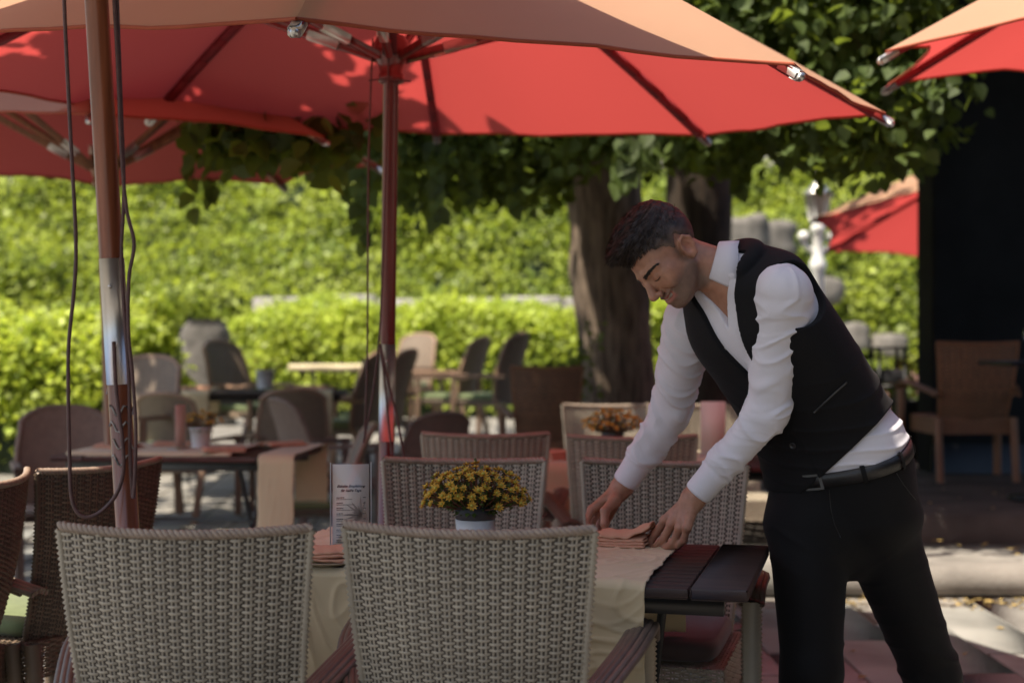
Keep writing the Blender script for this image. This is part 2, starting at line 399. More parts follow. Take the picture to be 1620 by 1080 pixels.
# ---- clipped hedges
def hedge(name, label, x0, x1, y0, y1, h, k, size, seed, rot=0.0, z0=0.0):
    rg = np.random.RandomState(seed); q = smooth_noise(seed + 30)
    root = thing(name, label, 'hedge', ((x0 + x1) / 2, (y0 + y1) / 2, z0), rot)
    a, b = (x1 - x0) / 2, (y1 - y0) / 2
    mb = MB(); nu, nv = 44, 14; G = []
    def prof(t):        # cross-section front foot -> over the top -> back foot
        th = PI * t; c, s_ = math.cos(th), math.sin(th)
        return -np.sign(c) * abs(c) ** .45 * b, abs(s_) ** .42 * h
    for i in range(nu):
        u = i / (nu - 1); e = min(1, 8 * u * (1 - u) + .35); row = []
        for j in range(nv):
            yy, zz = prof(j / (nv - 1)); p = np.array([-a + 2 * a * u, yy * e, zz * (.75 + .25 * e)])
            p = p * (.94 + .05 * float(q(p, 1.7))); row.append(p)
        G.append(row)
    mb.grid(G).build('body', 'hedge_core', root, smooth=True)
    u = rg.uniform(0, 1, k); t = rg.uniform(0.0, .62, k); e = np.minimum(1, 8 * u * (1 - u) + .35)
    c, s_ = np.cos(PI * t), np.sin(PI * t)
    P = np.stack([-a + 2 * a * u, -np.sign(c) * np.abs(c) ** .45 * b * e, np.abs(s_) ** .42 * h * (.75 + .25 * e)], 1)
    P *= (.965 + .06 * q(P, 1.7) + .05 * smooth_noise(seed + 60)(P, 5))[:, None]; P += rg.normal(0, .05, P.shape)
    D = rg.normal(size=(k, 3)); D[:, 2] -= .2; N = rg.normal(0, .5, (k, 3)) + np.array([-.3, -.5, .95])
    leaves_obj('foliage', P, D, N, rg.uniform(size * .65, size * 1.25, k), LEAF4, 'leaf_hedge', root)
    return root
hedge('hedge', 'long low clipped hedge across the middle behind the garden tables', -3.9, 2.6, 19.2, 20.6, 1.60, 40000, .085, 11, 0, .22)
hedge('hedge', 'dark nearer hedge at the left edge behind the leaning pole', -7.6, -3.02, 12.4, 13.8, 1.52, 20000, .085, 12, 0, .10)
# upright grey stone in the gap between the two hedges
st = MB(); G = []
for i in range(15):
    z = 1.35 * i / 14; ww = .36 - .10 * (i / 14) + .03 * math.sin(i * 1.7); row = []
    for j in range(16):
        a = 2 * PI * j / 16; c, s_ = math.cos(a), math.sin(a)
        row.append((math.copysign(abs(c) ** .6, c) * ww * (1 if i < 14 else .8), math.copysign(abs(s_) ** .6, s_) * .22, z))
    G.append(row)
st.grid(G, closev=True); st.f.append(tuple(range(14 * 16, 15 * 16)))
sto = st.build('standing_stone', 'stone', smooth=True, loc=(atx(325, 17.5), 17.5, .2)); tag(sto, 'upright grey stone in the gap between the hedges', 'stone')

# pale coping wall between the low hedge and the bank
gw = MB()
for i in range(9): gw.box((-3.5 + i * .95, 21.9, .98 + .02 * math.sin(i * 2.3)), (.93, .35, 1.95 + .05 * math.sin(i * 1.7)), bev=.03)
tag(gw.build('garden_wall', 'wall_stone'), 'pale stone wall top showing between the low hedge and the bank', 'wall')
# unseen dark walls, added behind and right of the viewer to cut sky light
hs0 = thing('sky_blocker', 'unseen dark walls added behind the viewer to shade the terrace', 'light blocker', (4.0, -1.9, 0))
MB().box((1.2, -.2, 3.4), (9.4, .4, 6.8), bev=.01).build('wall', 'charcoal', hs0)
MB().box((1.55, 5.2, 2.4), (.35, 10.4, 4.8), bev=.01).build('side_blocker', 'charcoal', hs0)
# ---- dark pillar wall on the right
root = thing('building_wall', 'tall plain charcoal wall at the right edge with dark plinth', 'wall', (3.12, 10.55, .3))
MB().box((1.8, .2, 2.35), (3.6, .4, 4.7), bev=.01).build('wall', 'charcoal', root)
MB().box((1.8, -.02, .11), (3.62, .05, .22), bev=.006).build('plinth', 'black_metal', root)
MB().box((1.4, -1.85, 4.45), (5.6, 3.9, .16), bev=.01).build('sun_blocker', 'charcoal', root)  # unseen slab added overhead to keep sun off wall and upper terrace
# ================================================================ parasols
def make_parasol(label, base, rim, rad, rise, rot, tilt=(0, 0), lean=(0, 0), hub=None, pole_r=.027, pole_mat='wood_crimson',
                 strut_mat='wood_crimson', group='red garden parasols', nribs=8, bow=.05, scallop=.055, rib_mat='rib_cloth', sleeve=None, pole_base=0.0, cloth='canopy'):
    """base: foot of the pole; rim, rise: height of rib tips and apex above them; tilt: dz/dx, dz/dy of the rim"""
    root = thing('parasol', label, 'parasol', base, 0, group)
    tx, ty = tilt
    def pole_at(z): return Vector((lean[0] * z, lean[1] * z, z))
    cz = rim; c0 = pole_at(rim); apex = pole_at(rim + rise)
    tips = []
    for k in range(nribs):
        a = rot + 2 * PI * k / nribs; x, y = rad * math.cos(a), rad * math.sin(a)
        tips.append(Vector((c0.x + x, c0.y + y, rim + x * tx + y * ty)))
    def rib_pt(k, s):
        p = apex.lerp(tips[k % nribs], s); p.z += bow * math.sin(PI * s); return p
    ns, nt_ = 14, 12
    for k in range(nribs):
        rg = np.random.RandomState(k + 5); G = []
        for i in range(ns + 1):
            s = .03 + .97 * i / ns; row = []
            for j in range(nt_ + 1):
                t = j / nt_; q = 4 * t * (1 - t)
                se = s * (1 - scallop * q * s ** 2)
                p = rib_pt(k, se).lerp(rib_pt(k + 1, se), t)
                p.z -= .030 * q * math.sin(PI * min(1, s)) + .006 * q * math.sin(9 * t + k) * s + .018 * q * s ** 3
                p.z += .003 * math.sin(23 * t + 7 * s + k) * (1 - abs(2 * t - 1)) * s
                row.append(tuple(p))
            G.append(row)
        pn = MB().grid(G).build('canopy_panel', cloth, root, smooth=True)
        edge = [Vector(q) + Vector((0, 0, -.004)) for q in G[-1]]
        MB().tube(edge, .0055, 5).build('hem', 'canopy_hem', pn, smooth=True)
    for k in range(nribs):
        path = [rib_pt(k, s) + Vector((0, 0, -.026)) for s in np.linspace(.03, 1.0, 12)]
        rb = MB()
        for a, b in zip(path[:-1], path[1:]): rb.bar(a, b + (b - a) * .02, .034, .026)
        r_ = rb.build('rib', rib_mat, root)
        d = (path[-1] - path[-2]).normalized(); e = path[-1]
        cap = MB().bar(e - d * .05, e + d * .030, .036, .030, bev=.007); cap.sphere(e + d * .026, .013, 5)
        cap.build('end_cap', 'steel', r_)
    hz = hub if hub else rim + rise * .2
    hb = pole_at(hz)
    for k in range(nribs):
        a = rot + 2 * PI * k / nribs; dr = Vector((math.cos(a), math.sin(a), 0))
        q = rib_pt(k, .50) + Vector((0, 0, -.05)); p = hb + dr * .055
        sb = MB().bar(p, q, .024, .030, bev=.004).build('strut', strut_mat, root)
        m1 = p.lerp(q, .16); m2 = p.lerp(q, .30)
        MB().bar(m1, m2, .030, .035, bev=.003).build('bracket', 'zinc', sb)
    # hubs, crown and pole
    hm = MB().lathe([(.034, -.09), (.045, -.085), (.046, -.06), (.04, -.055), (.048, -.02), (.06, 0), (.062, .05), (.05, .075), (.034, .08)], 20)
    hm.build('runner_hub', pole_mat, root, smooth=True, loc=hb)
    MB().box((0, -.055, .05), (.05, .012, .10), bev=.003).build('pulley_block', 'black_metal', root, loc=hb)
    MB().box((-.034, -.062, .085), (.022, .003, .045)).build('care_label', 'paper', root, loc=hb)
    cr = MB().lathe([(.03, -.10), (.055, -.09), (.055, -.03), (.075, -.01), (.07, .03), (.03, .05), (.022, .09), (.001, .11)], 20)
    cr.build('crown', pole_mat, root, smooth=True, loc=apex)
    z0 = pole_base
    pl = MB().tube([pole_at(z0), pole_at((z0 + rim) / 2), pole_at(rim + rise - .02)], pole_r, 20)
    po = pl.build('pole', pole_mat, root, smooth=True)
    if sleeve:
        MB().tube([pole_at(sleeve[0]), pole_at(sleeve[1])], pole_r * 1.06, 20).build('sleeve', 'steel', po, smooth=True)
        MB().sphere(pole_at(sleeve[1] - .06) + Vector((0, -pole_r * 1.06, 0)), .005, 5).build('rivet', 'zinc', po)
    bs = MB().lathe([(.26, 0), (.26, .04), (.20, .055), (.05, .06), (.045, .30), (.034, .31)], 28).build('foot', 'grey_metal', root, smooth=False)
    return root

# parasol over the main table: its pole stands behind the far chairs
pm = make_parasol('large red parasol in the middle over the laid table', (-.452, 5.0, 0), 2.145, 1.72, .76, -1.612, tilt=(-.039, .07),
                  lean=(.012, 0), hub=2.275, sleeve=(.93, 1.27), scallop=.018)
def cord_obj(pts, r, parent, name='cord', n=7, m='cord'):
    return MB().tube(spline(pts, n), r, 6).build(name, m, parent, smooth=True)
def rel(root, pts, d): return [at(a, b, d) - Vector(root.location) for a, b in pts]
cord_obj(rel(pm, [(590, 62), (587, 130), (583, 260), (582, 420), (581, 560), (577, 690)], 4.95), .0035, pm)
cord_obj(rel(pm, [(614, 62), (614, 140), (610, 280), (605, 430), (600, 530), (590, 620), (575, 700)], 4.95), .0035, pm)
cord_obj(rel(pm, [(600, 545), (606, 580), (612, 640), (620, 720)], 4.94), .004, pm)
cord_obj(rel(pm, [(602, 545), (613, 600), (628, 660), (640, 730)], 4.94), .004, pm)
cord_obj(rel(pm, [(583, 128), (600, 126), (625, 127), (650, 129)], 4.95), .003, pm, 'locking_pin')

# parasol whose leaning pole stands between the near chairs and the table on the left; its unseen canopy is added above for shade
pf = make_parasol('parasol on the leaning reddish wooden pole at the left, unseen canopy added above for shade', (-.775, 3.06, 0), 2.95, 1.2, .45, .3,
                  lean=(-.048, -.04), pole_r=.0245, pole_mat='wood_red', sleeve=(1.19, 1.455), pole_base=.02, cloth='canvas_cream')
D0 = 2.97
cord_obj(rel(pf, [(100, -40), (104, 60), (112, 220), (120, 380), (117, 460), (109, 540), (108, 620), (110, 720), (114, 790), (130, 816), (155, 812), (182, 785), (195, 745), (193, 690), (184, 620), (180, 540)], D0), .0042, pf)
cord_obj(rel(pf, [(178, -40), (186, 100), (192, 240), (200, 330), (212, 385), (204, 440), (203, 520), (210, 600), (215, 680), (213, 760), (211, 788)], D0), .0040, pf)
cord_obj(rel(pf, [(184, -40), (191, 150), (196, 300), (192, 400), (197, 500), (204, 600), (206, 720), (210, 786)], D0 + .01), .0040, pf)
mat('tape', (.62, .56, .52), rough=.25, var=.5, vscale=25, stretch=(3, 3, 1))
tp = MB()
for z, a, b in ((1.172, .2, 2.6), (1.135, 3.4, 5.8), (1.10, 3.2, 5.2), (1.065, 3.6, 5.4), (1.03, 3.3, 5.0)):
    c = Vector((-.048 * z, -.04 * z, z))
    tp.tube([c + Vector((math.cos(t) * .0265, math.sin(t) * .0265, .012 * math.sin(5 * t))) for t in np.linspace(a + .6, b + .6, 9)], .0022, 5)
tp.build('tape', 'tape', pf, smooth=True)

# the others
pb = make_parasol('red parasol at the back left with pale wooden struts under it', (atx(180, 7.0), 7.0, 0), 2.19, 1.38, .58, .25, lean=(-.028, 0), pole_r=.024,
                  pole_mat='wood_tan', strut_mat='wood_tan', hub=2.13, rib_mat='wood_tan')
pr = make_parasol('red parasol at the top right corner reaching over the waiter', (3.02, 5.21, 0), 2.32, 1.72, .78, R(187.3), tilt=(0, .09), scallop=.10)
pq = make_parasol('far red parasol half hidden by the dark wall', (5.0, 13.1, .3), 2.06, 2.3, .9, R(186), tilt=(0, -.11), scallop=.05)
ps = make_parasol('unseen parasol added behind the viewer to shade the two near chairs', (-1.3, 1.55, 0), 2.55, 1.3, .52, .2, cloth='canvas_cream')  # unseen, put behind the camera to shade the near chairs
# ================================================================ wicker chairs
def weave(mb, surf, ncol, nrow, amp=.0046, stake_w=.0044, gap=.0044, seg=4, fill=.84):
    """plain weave of flat strands over paired stakes on surf(u, v) -> (points, normals)"""
    u = np.linspace(0, 1, ncol * seg + 1); r = np.arange(nrow)
    U, Rr = np.meshgrid(u, r, indexing='ij')
    rj = np.random.RandomState(ncol * 100 + nrow); ph = np.cos(PI * (U * ncol - .5 + Rr)); off = amp * np.sign(ph) * np.abs(ph) ** .7 * (1 + .12 * rj.normal(size=U.shape)); Rr = Rr + .07 * rj.normal(size=(1, nrow)) + .03 * rj.normal(size=U.shape)
    rows = []
    for dv, ex in ((-.5 * fill, -.0009), (0.0, .0006), (.5 * fill, -.0009)):
        P, N = surf(U, (Rr + .5 + dv) / nrow); rows.append(P + N * (off + ex * np.sign(off + 1e-9))[..., None])
    A = np.stack(rows, 2)                      # u, row, 3, xyz
    nu = len(u); base = mb.n
    mb.v.append(A.reshape(-1, 3)); mb.n += A.shape[0] * A.shape[1] * 3
    I, J, K = np.meshgrid(np.arange(nu - 1), np.arange(nrow), np.arange(2), indexing='ij')
    def id_(i, j, k): return (i * nrow + j) * 3 + k + base
    q = np.stack([id_(I, J, K), id_(I + 1, J, K), id_(I + 1, J, K + 1), id_(I, J, K + 1)], -1).reshape(-1, 4)
    mb.f.extend(map(tuple, q.tolist()))
    v = np.linspace(0, 1, max(6, nrow // 6))
    for j in range(ncol):
        for sg in (-1, 1):
            cu = (j + .5) / ncol
            P, N = surf(np.full_like(v, cu), v)
            du = surf(np.full_like(v, min(1, cu + .01)), v)[0] - P; du /= np.linalg.norm(du, axis=1, keepdims=True)
            c = P + du * sg * gap
            mb.grid(np.stack([c - du * stake_w * .5 + N * .0006, c + N * .0020, c + du * stake_w * .5 + N * .0006], 1))
            mb.grid(np.stack([c - du * stake_w * .5 - N * .0006, c - N * .0020, c + du * stake_w * .5 - N * .0006], 1))
def flat_surf(o, ux, vx):
    o, ux, vx = [np.asarray(k, float) for k in (o, ux, vx)]; nrm = np.cross(ux, vx); nrm /= np.linalg.norm(nrm)
    return lambda u, v: (o + np.asarray(u)[..., None] * ux + np.asarray(v)[..., None] * vx, np.broadcast_to(nrm, np.asarray(u).shape + (3,)))
def wrapped(path, rad, pitch=.011, n=8, flat=1.0, bump=.0026):
    """tube wound with flat strands: many small bulges"""
    P = [Vector(p) for p in path]; L = [0]
    for a, b in zip(P[:-1], P[1:]): L.append(L[-1] + (b - a).length)
    m = max(4, int(L[-1] / pitch)) * 2; out = []; rr = []; k = 0
    for i in range(m + 1):
        s = L[-1] * i / m
        while k < len(L) - 2 and L[k + 1] < s: k += 1
        t = (s - L[k]) / max(1e-6, L[k + 1] - L[k]); out.append(P[k].lerp(P[k + 1], min(1, t))); rr.append(rad + (bump if i % 2 else -bump))
    return MB().tube(out, rr, n, flat=flat)
def braid(path, rad):
    P = [Vector(p) for p in path]; mb = MB()
    L = sum((b - a).length for a, b in zip(P[:-1], P[1:])); m = int(L / .005)
    pts = [P[0].lerp(P[-1], 0)] * 0
    seglen = [(b - a).length for a, b in zip(P[:-1], P[1:])]
    for ph in (0, 2 * PI / 3, 4 * PI / 3):
        out = []; k = 0; acc = 0
        for i in range(m + 1):
            s = L * i / m
            while k < len(seglen) - 1 and acc + seglen[k] < s: acc += seglen[k]; k += 1
            c = P[k].lerp(P[k + 1], min(1, (s - acc) / seglen[k])); d = (P[k + 1] - P[k]).normalized()
            a = Vector((0, 0, 1)); a = (a - d * a.dot(d)).normalized(); b = d.cross(a); th = 2 * PI * s / .036 + ph
            out.append(c + (a * math.cos(th) + b * math.sin(th)) * rad * .55)
        mb.tube(out, rad * .62, 6)
    return mb
CH_H = .918
def wicker_chair(label, wmat='wicker', amat='wicker_arm', rmat='wicker_rim', ncol=20, nrow=74, wtop=.505, wbot=.42, cushion=None, group='wicker armchairs', name='armchair'):
    root = thing(name, label, 'chair', group=group)
    z0, z1 = .40, CH_H - .008; yb = -.235; rec = math.tan(R(11))
    def bsurf(u, v):
        u = np.asarray(u); v = np.asarray(v); wd = wbot + (wtop - wbot) * v; x = (u - .5) * wd
        z = z0 + (z1 - z0) * v - .010 * (1 - (2 * u - 1) ** 2) * v; y = yb - (z - z0) * rec + .045 * (2 * u - 1) ** 2 - .02 * np.sin(PI * v)
        P = np.stack([x, y, z], -1); N = np.stack([-.36 * (2 * u - 1), np.ones_like(u), np.full_like(u, rec)], -1); N /= np.linalg.norm(N, axis=-1, keepdims=True)
        return P, -N
    mb = MB(); weave(mb, bsurf, ncol, nrow); bo = mb.build('backrest', wmat, root, smooth=True)
    Uc, Vc = np.meshgrid(np.linspace(0, 1, 13), np.linspace(0, 1, 10), indexing='ij'); MB().grid(bsurf(Uc, Vc)[0]).build('core', 'wicker_core', bo, smooth=True)
    us = np.linspace(0, 1, 15)
    top = [tuple(p) for p in bsurf(us, np.ones(15))[0]]
    braid([Vector(p) + Vector((0, 0, .004)) for p in top], .0095).build('top_rim', rmat, root, smooth=True)
    for u0 in (0.0, 1.0):
        side = [tuple(p) for p in bsurf(np.full(8, u0), np.linspace(-.02, 1.0, 8))[0]]
        wrapped(side, .0075).build('side_rail', wmat, root, smooth=True)
    # seat: woven top and aprons
    zs = .42; sw, sf, sb = .245, .26, -.235
    st_ = MB()
    weave(st_, flat_surf((-sw, sb, zs), (2 * sw, 0, 0), (0, sf - sb, 0)), 18, 44, seg=2)
    weave(st_, flat_surf((-sw, sf, zs - .11), (2 * sw, 0, 0), (0, 0, .11)), 20, 15, seg=4)
    weave(st_, flat_surf((-sw, sb, zs - .11), (0, sf - sb, 0), (0, 0, .11)), 18, 15, seg=3)
    weave(st_, flat_surf((sw, sb, zs - .11), (0, sf - sb, 0), (0, 0, .11)), 18, 15, seg=3)
    weave(st_, flat_surf((-sw, sb, zs - .11), (2 * sw, 0, 0), (0, 0, .11)), 20, 15, seg=3)
    st_.build('seat', wmat, root, smooth=True)
    for sx in (-1, 1):
        fx = sx * .315
        wrapped([(fx, .235, 0), (fx, .235, .60)], .027, n=8).build('leg', wmat, root, smooth=True)
        wrapped([(sx * .235, -.30, 0), (sx * .235, -.25, .42)], .025, n=8).build('leg', wmat, root, smooth=True)
        arm = spline([(sx * .236, -.285, .575), (sx * .262, -.20, .60), (sx * .300, -.05, .633), (sx * .318, .10, .648), (sx * .318, .20, .640), (sx * .316, .248, .60)], 6)
        am = MB()
        for q in range(-2, 3):                       # bundle of five strands side by side
            off = [Vector((q * .0125, 0, -.0025 * abs(q) ** 1.6)) for _ in arm]
            am.tube([a + o for a, o in zip(arm, off)], .0095, 7)
        am.build('arm', amat, root, smooth=True)
    if cushion:
        add_cushion(root, cushion, .455)
    return root
def add_cushion(root, m, z):
    G = []
    for i in range(9):
        t = i / 8; zz = z + .055 * (t - .5) * (1.0); k = 1 - .06 * (2 * abs(t - .5)) ** 3; row = []
        for j in range(32):
            a = 2 * PI * j / 32; c, s_ = math.cos(a), math.sin(a)
            row.append((math.copysign(abs(c) ** .28, c) * .225 * k, .015 + math.copysign(abs(s_) ** .28, s_) * .225 * k, zz))
        G.append(row)
    mb = MB().grid(G, closev=True, flip=True); mb.f.append(tuple(range(8 * 32, 9 * 32))); mb.f.append(tuple(range(32))[::-1])
    mb.build('cushion', m, root, smooth=False)
wc = wicker_chair('wicker armchair with its grey woven back to us, nearest on the left')
wc.location = (-.632, 3.10, 0); wc.rotation_euler = (0, 0, R(-3))
GRP = 'wicker armchairs'
chB = dup(wc, (-.042, 3.10, 0), R(-9.0), 'wicker armchair with its grey woven back to us in the centre foreground', GRP)
chC = dup(wc, (-.17, 4.12, 0), R(176), 'wicker armchair across the table behind the yellow flowers', GRP)
chD = dup(wc, (.385, 4.04, 0), R(165), 'wicker armchair across the table behind the waiter hands', GRP); add_cushion(chD, 'cushion_brown', .455)
chE = dup(wc, (-.105, 5.95, 0), R(0), 'wicker armchair with its back to us behind the flower pot chair', GRP)
chF = dup(wc, (.46, 5.80, 0), R(1), 'wicker armchair with its back to us beside the waiter far arm', GRP)
chW1 = dup(wc, (atx(965, 7.9), 7.95, 0), R(180), 'sunlit wicker armchair facing us behind the second flower pot', GRP)
chW2 = dup(wc, (atx(1150, 7.9), 7.95, 0), R(178), 'sunlit wicker armchair facing us just left of the waiter vest', GRP)
# the two near brown chairs turned sideways on the left
bc = wicker_chair('brown wicker armchair behind the leaning pole with sunlit edge and green cushion', 'wicker_brown', 'wicker', 'wicker_rim', group='brown wicker armchairs', cushion='cushion_green')
bc.location = (-1.476, 4.367, 0); bc.rotation_euler = (0, 0, R(62))
bc2 = dup(bc, (-1.665, 3.80, 0), R(92), 'brown wicker armchair cut off by the left edge of the picture', 'brown wicker armchairs')
# teak coloured woven chairs
tk = wicker_chair('teak brown woven chair with its back to us in front of the trunk', 'wicker_teak', 'wicker_teak', 'wicker_teak', ncol=14, nrow=40, group='teak brown woven chairs')
tk.location = (atx(865, 10.6), 10.85, .07); tk.scale = (1.06, 1.06, 1.12)
dup(tk, (atx(1532, 9.9), 10.05, .315), R(2), 'teak brown woven chair with its back to us against the dark wall', 'teak brown woven chairs', scale=(1.12, 1.1, 1.05))

# ================================================================ smooth high-backed garden chairs further off
def sling_chair(label, group='high backed garden chairs', bmat='sling', fmat='frame_wood', cush='cushion_green', H=1.0):
    root = thing('garden_chair', label, 'chair', group=group)
    z0, z1 = .38, H; rec = math.tan(R(13))
    G = []; Gb = []
    for i in range(13):
        v = i / 12; row = []; rowb = []
        for j in range(15):
            u = j / 14; wd = .45 + .05 * math.sin(PI * min(1, v * 1.1)); x = (u - .5) * wd
            z = z0 + (z1 - z0) * v - (.07 * abs(2 * u - 1) ** 3.2 * v ** 2); y = -.22 - (z - z0) * rec + .05 * (2 * u - 1) ** 2 + .03 * math.sin(PI * v)
            row.append((x, y, z)); rowb.append((x, y - .022, z))
        G.append(row); Gb.append(rowb)
    mb = MB().grid(G).grid(Gb, flip=True)
    mb.build('backrest', bmat, root, smooth=True)
    edge = [Vector(r[0]) + Vector((0, -.011, 0)) for r in G] + [Vector(p) + Vector((0, -.011, 0)) for p in G[-1][1:-1]] + [Vector(r[-1]) + Vector((0, -.011, 0)) for r in G[::-1]]
    MB().tube(edge, .017, 7).build('back_frame', fmat, root, smooth=True)
    MB().box((0, .01, .395), (.49, .49, .05), bev=.012).build('seat', bmat, root)
    for sx in (-1, 1):
        MB().bar((sx * .255, .24, 0), (sx * .262, .23, .62), .042, .042, up=(0, 1, 0), bev=.006).build('leg', fmat, root)
        MB().bar((sx * .235, -.30, 0), (sx * .235, -.21, .42), .042, .042, up=(0, 1, 0), bev=.006).build('leg', fmat, root)
        MB().bar((sx * .255, -.30, .625), (sx * .265, .27, .635), .05, .028, bev=.006).build('arm', fmat, root)
    if cush: add_cushion(root, cush, .445)
    return root
sc0 = sling_chair('high backed garden chair left of the far table beside the leaning pole'); SG = 'high backed garden chairs'
sc0.location = (atx(183, 9.7), 9.9, .05); sc0.rotation_euler = (0, 0, R(165)); sc0.scale = (1.12, 1.1, 1.12)
mat('sling_brown', (.20, .135, .10), rough=.7, var=.1, vscale=30, bump=.3, bscale=150)
sb0 = sling_chair('plain brown garden chair at the left of the back left table', bmat='sling_brown', fmat='sling_brown', cush=None, H=.92)
sb0.location = (atx(95, 7.3), 7.45, 0); sb0.rotation_euler = (0, 0, R(-158))
dup(sc0, (atx(545, 12.2), 12.2, .08), R(68), 'dark garden chair seen from its side just left of the red pole', SG, scale=(1.1, 1.1, 1.12))
dup(sc0, (atx(590, 13.2), 13.0, .10), R(72), 'dark garden chair right behind the red pole', SG, scale=(1.08, 1.1, 1.10))
dup(sc0, (atx(712, 15.0), 15.2, .20), R(66), 'left of the two dark chairs in profile before the low hedge', SG, scale=(1.05, 1.1, 1.12))
dup(sc0, (atx(772, 14.4), 14.6, .20), R(62), 'right of the two dark chairs in profile before the low hedge', SG, scale=(1.05, 1.1, 1.16))
dup(sc0, (atx(395, 13.4), 13.4, .16), R(-120), 'pale sunlit garden chair beyond the far table', SG)
dup(sb0, (atx(660, 9.2), 9.2, 0), R(35), 'low brown chair half hidden right of the red pole cords', 'plain brown garden chairs', scale=(.95, .95, .90))
ls = dup(sc0, (atx(500, 8.3), 8.2, 0), R(100), 'garden chair with dark seat at the right end of the back left table', SG, scale=(.95, .95, .8))

# ================================================================ tables
def table(label, x, y, rz, L, Dp, top='table_wood', H=.74, slats=13, group='slatted garden tables', leg='black_metal', endw=.16):
    root = thing('garden_table', label, 'table', (x, y, 0), rz, group)
    th = .028; e = .004
    for sx in (-1, 1):
        MB().box((sx * (L / 2 - endw / 2), 0, H - th / 2), (endw - e, Dp, th), bev=.004).build('end_board', top, root)
    w_ = Dp / slats
    me = MB().box((0, 0, 0), (L - 2 * endw - e, w_ - .006, th - .004), bev=.003).mesh('slat', top)
    for i in range(slats): link('slat', me, root, (0, -Dp / 2 + w_ * (i + .5), H - th / 2 - .001))
    for sy in (-1, 1): MB().box((0, sy * (Dp / 2 - .07), H - th - .022), (L - .12, .03, .04)).build('rail', leg, root)
    for sx in (-1, 1):
        xx = sx * (L / 2 - .26)
        for sy in (-1, 1):
            MB().tube([(xx + sx * .0, sy * (Dp / 2 - .09), H - .05), (xx - sx * .02, -sy * (Dp / 2 - .10), .012)], .012, 8).build('leg', leg, root, smooth=True)
        MB().tube([(xx, -.06, .40), (xx, .06, .40)], .010, 6).build('pivot', leg, root)
    MB().tube([(-(L / 2 - .26), 0, .40), (L / 2 - .26, 0, .40)], .009, 6).build('crossbar', leg, root)
    return root
TR = R(-14)                                           # the main table is turned a little
TL, TD = 1.42, .70
tc_ = Vector((-.09, 3.60, 0))
tmain = table('dark brown slatted table the waiter is laying', tc_.x, tc_.y, TR, TL, TD, endw=.13)
def on_main(lx, ly, z=.74): 
    return Vector((tc_.x + lx * math.cos(TR) - ly * math.sin(TR), tc_.y + lx * math.sin(TR) + ly * math.cos(TR), z))
tleft = table('weathered table with a runner and flowers at the back left', atx(300, 7.0), 7.05, R(-4), 1.15, .75, top='table_grey', leg='grey_metal')
tfar = table('far dark table with a white flower pot behind the left tables', atx(395, 11.6), 11.6, R(6), 1.6, .8, top='table_grey', H=.80)
tfar.location.z = .08
tmid = table('table behind the two middle chairs with the second flower pot', atx(1010, 6.55), 6.55, R(-2), 1.25, .72)
dup(sc0, (atx(455, 10.3), 10.4, .02), R(14), 'dark garden chair with its back to us before the far table', SG, scale=(1.0, 1.0, .92))
dup(sc0, (atx(300, 10.2), 10.2, .02), R(-20), 'dark garden chair at the left end of the far table', SG, scale=(1.0, 1.0, .9))
dup(sc0, (atx(640, 17.6), 17.4, .25), R(150), 'garden chair beside the small white table near the hedge', SG)
dup(sb0, (atx(505, 8.6), 9.0, .0), R(-60), 'plain brown chair just left of the red pole', 'plain brown garden chairs')
tside = table('low wooden side table in front of the two dark chairs in profile', atx(655, 15.6), 15.6, R(4), 1.1, .7, top='frame_wood', leg='grey_metal'); tside.location.z = .22
twhite = table('far table under a bright white cloth before the hedge', atx(535, 17.0), 17.0, R(8), 1.1, .8, top='table_grey', leg='grey_metal'); twhite.location.z = .25
# ================================================================ trees
def trunk(path, d, m, root, seed, n=40, per=8):
    """path: (px, py, diameter in px) up the stem; bark relief is real geometry"""
    ctr = spline([at(a, b, d) for a, b, _ in path], per); wid = np.interp(np.linspace(0, 1, len(ctr)), np.linspace(0, 1, len(path)), [c for _, _, c in path]) / FPX * d / 2
    q = smooth_noise(seed, 10); G = []
    for i, (c, r) in enumerate(zip(ctr, wid)):
        row = []
        for j in range(n):
            a = 2 * PI * j / n; v = np.array([math.cos(a), math.sin(a), c.z * .55])
            b = 1 + .09 * float(q(v, 1.3)) + .075 * abs(math.sin(a * 9 + 2.2 * float(q(v, 1.1)))) + .018 * math.sin(a * 23 + c.z * 5 + 2 * float(q(v, 3)))
            row.append((c.x + math.cos(a) * r * b, c.y + math.sin(a) * r * b, c.z))
        G.append(row)
    return MB().grid(G, closev=True).build('trunk', m, root, smooth=True)
rl = np.random.RandomState(42)
leafP, leafD, leafN, leafS = [], [], [], []
def clump(c, r, k, size, spread=.6, out=None):
    P = np.array(c) + rl.normal(0, 1, (k, 3)) * np.array(r) * .55
    D = rl.normal(0, .7, (k, 3)) + np.array([0, -.25, -.55]); N = rl.normal(0, .55, (k, 3)) + np.array([-.2, -.45, .8])
    o = out if out is not None else (leafP, leafD, leafN, leafS)
    o[0].append(P); o[1].append(D); o[2].append(N); o[3].append(rl.uniform(size * .7, size * 1.2, k))
t1 = thing('lime_tree', 'big tree with thick furrowed trunk and hanging leafy branches behind the parasol', 'tree', (atx(980, 12.0), 12.0, .1))
t1.location = (0, 0, 0)
trunk([(992, 775, 175), (985, 700, 140), (978, 620, 122), (972, 520, 116), (966, 430, 124), (962, 360, 112), (955, 290, 116), (946, 220, 128), (938, 140, 140), (935, 60, 120), (930, -120, 100)], 12.0, 'bark', t1, 2)
def limb(pts, r0, r1):
    P = spline(pts, 6); MB().tube(P, list(np.linspace(r0, r1, len(P))), 9).build('limb', 'bark', t1, smooth=True)
limb([at(930, 150, 12), at(800, 110, 11), at(640, 120, 10), at(480, 170, 9.3)], .20, .05)
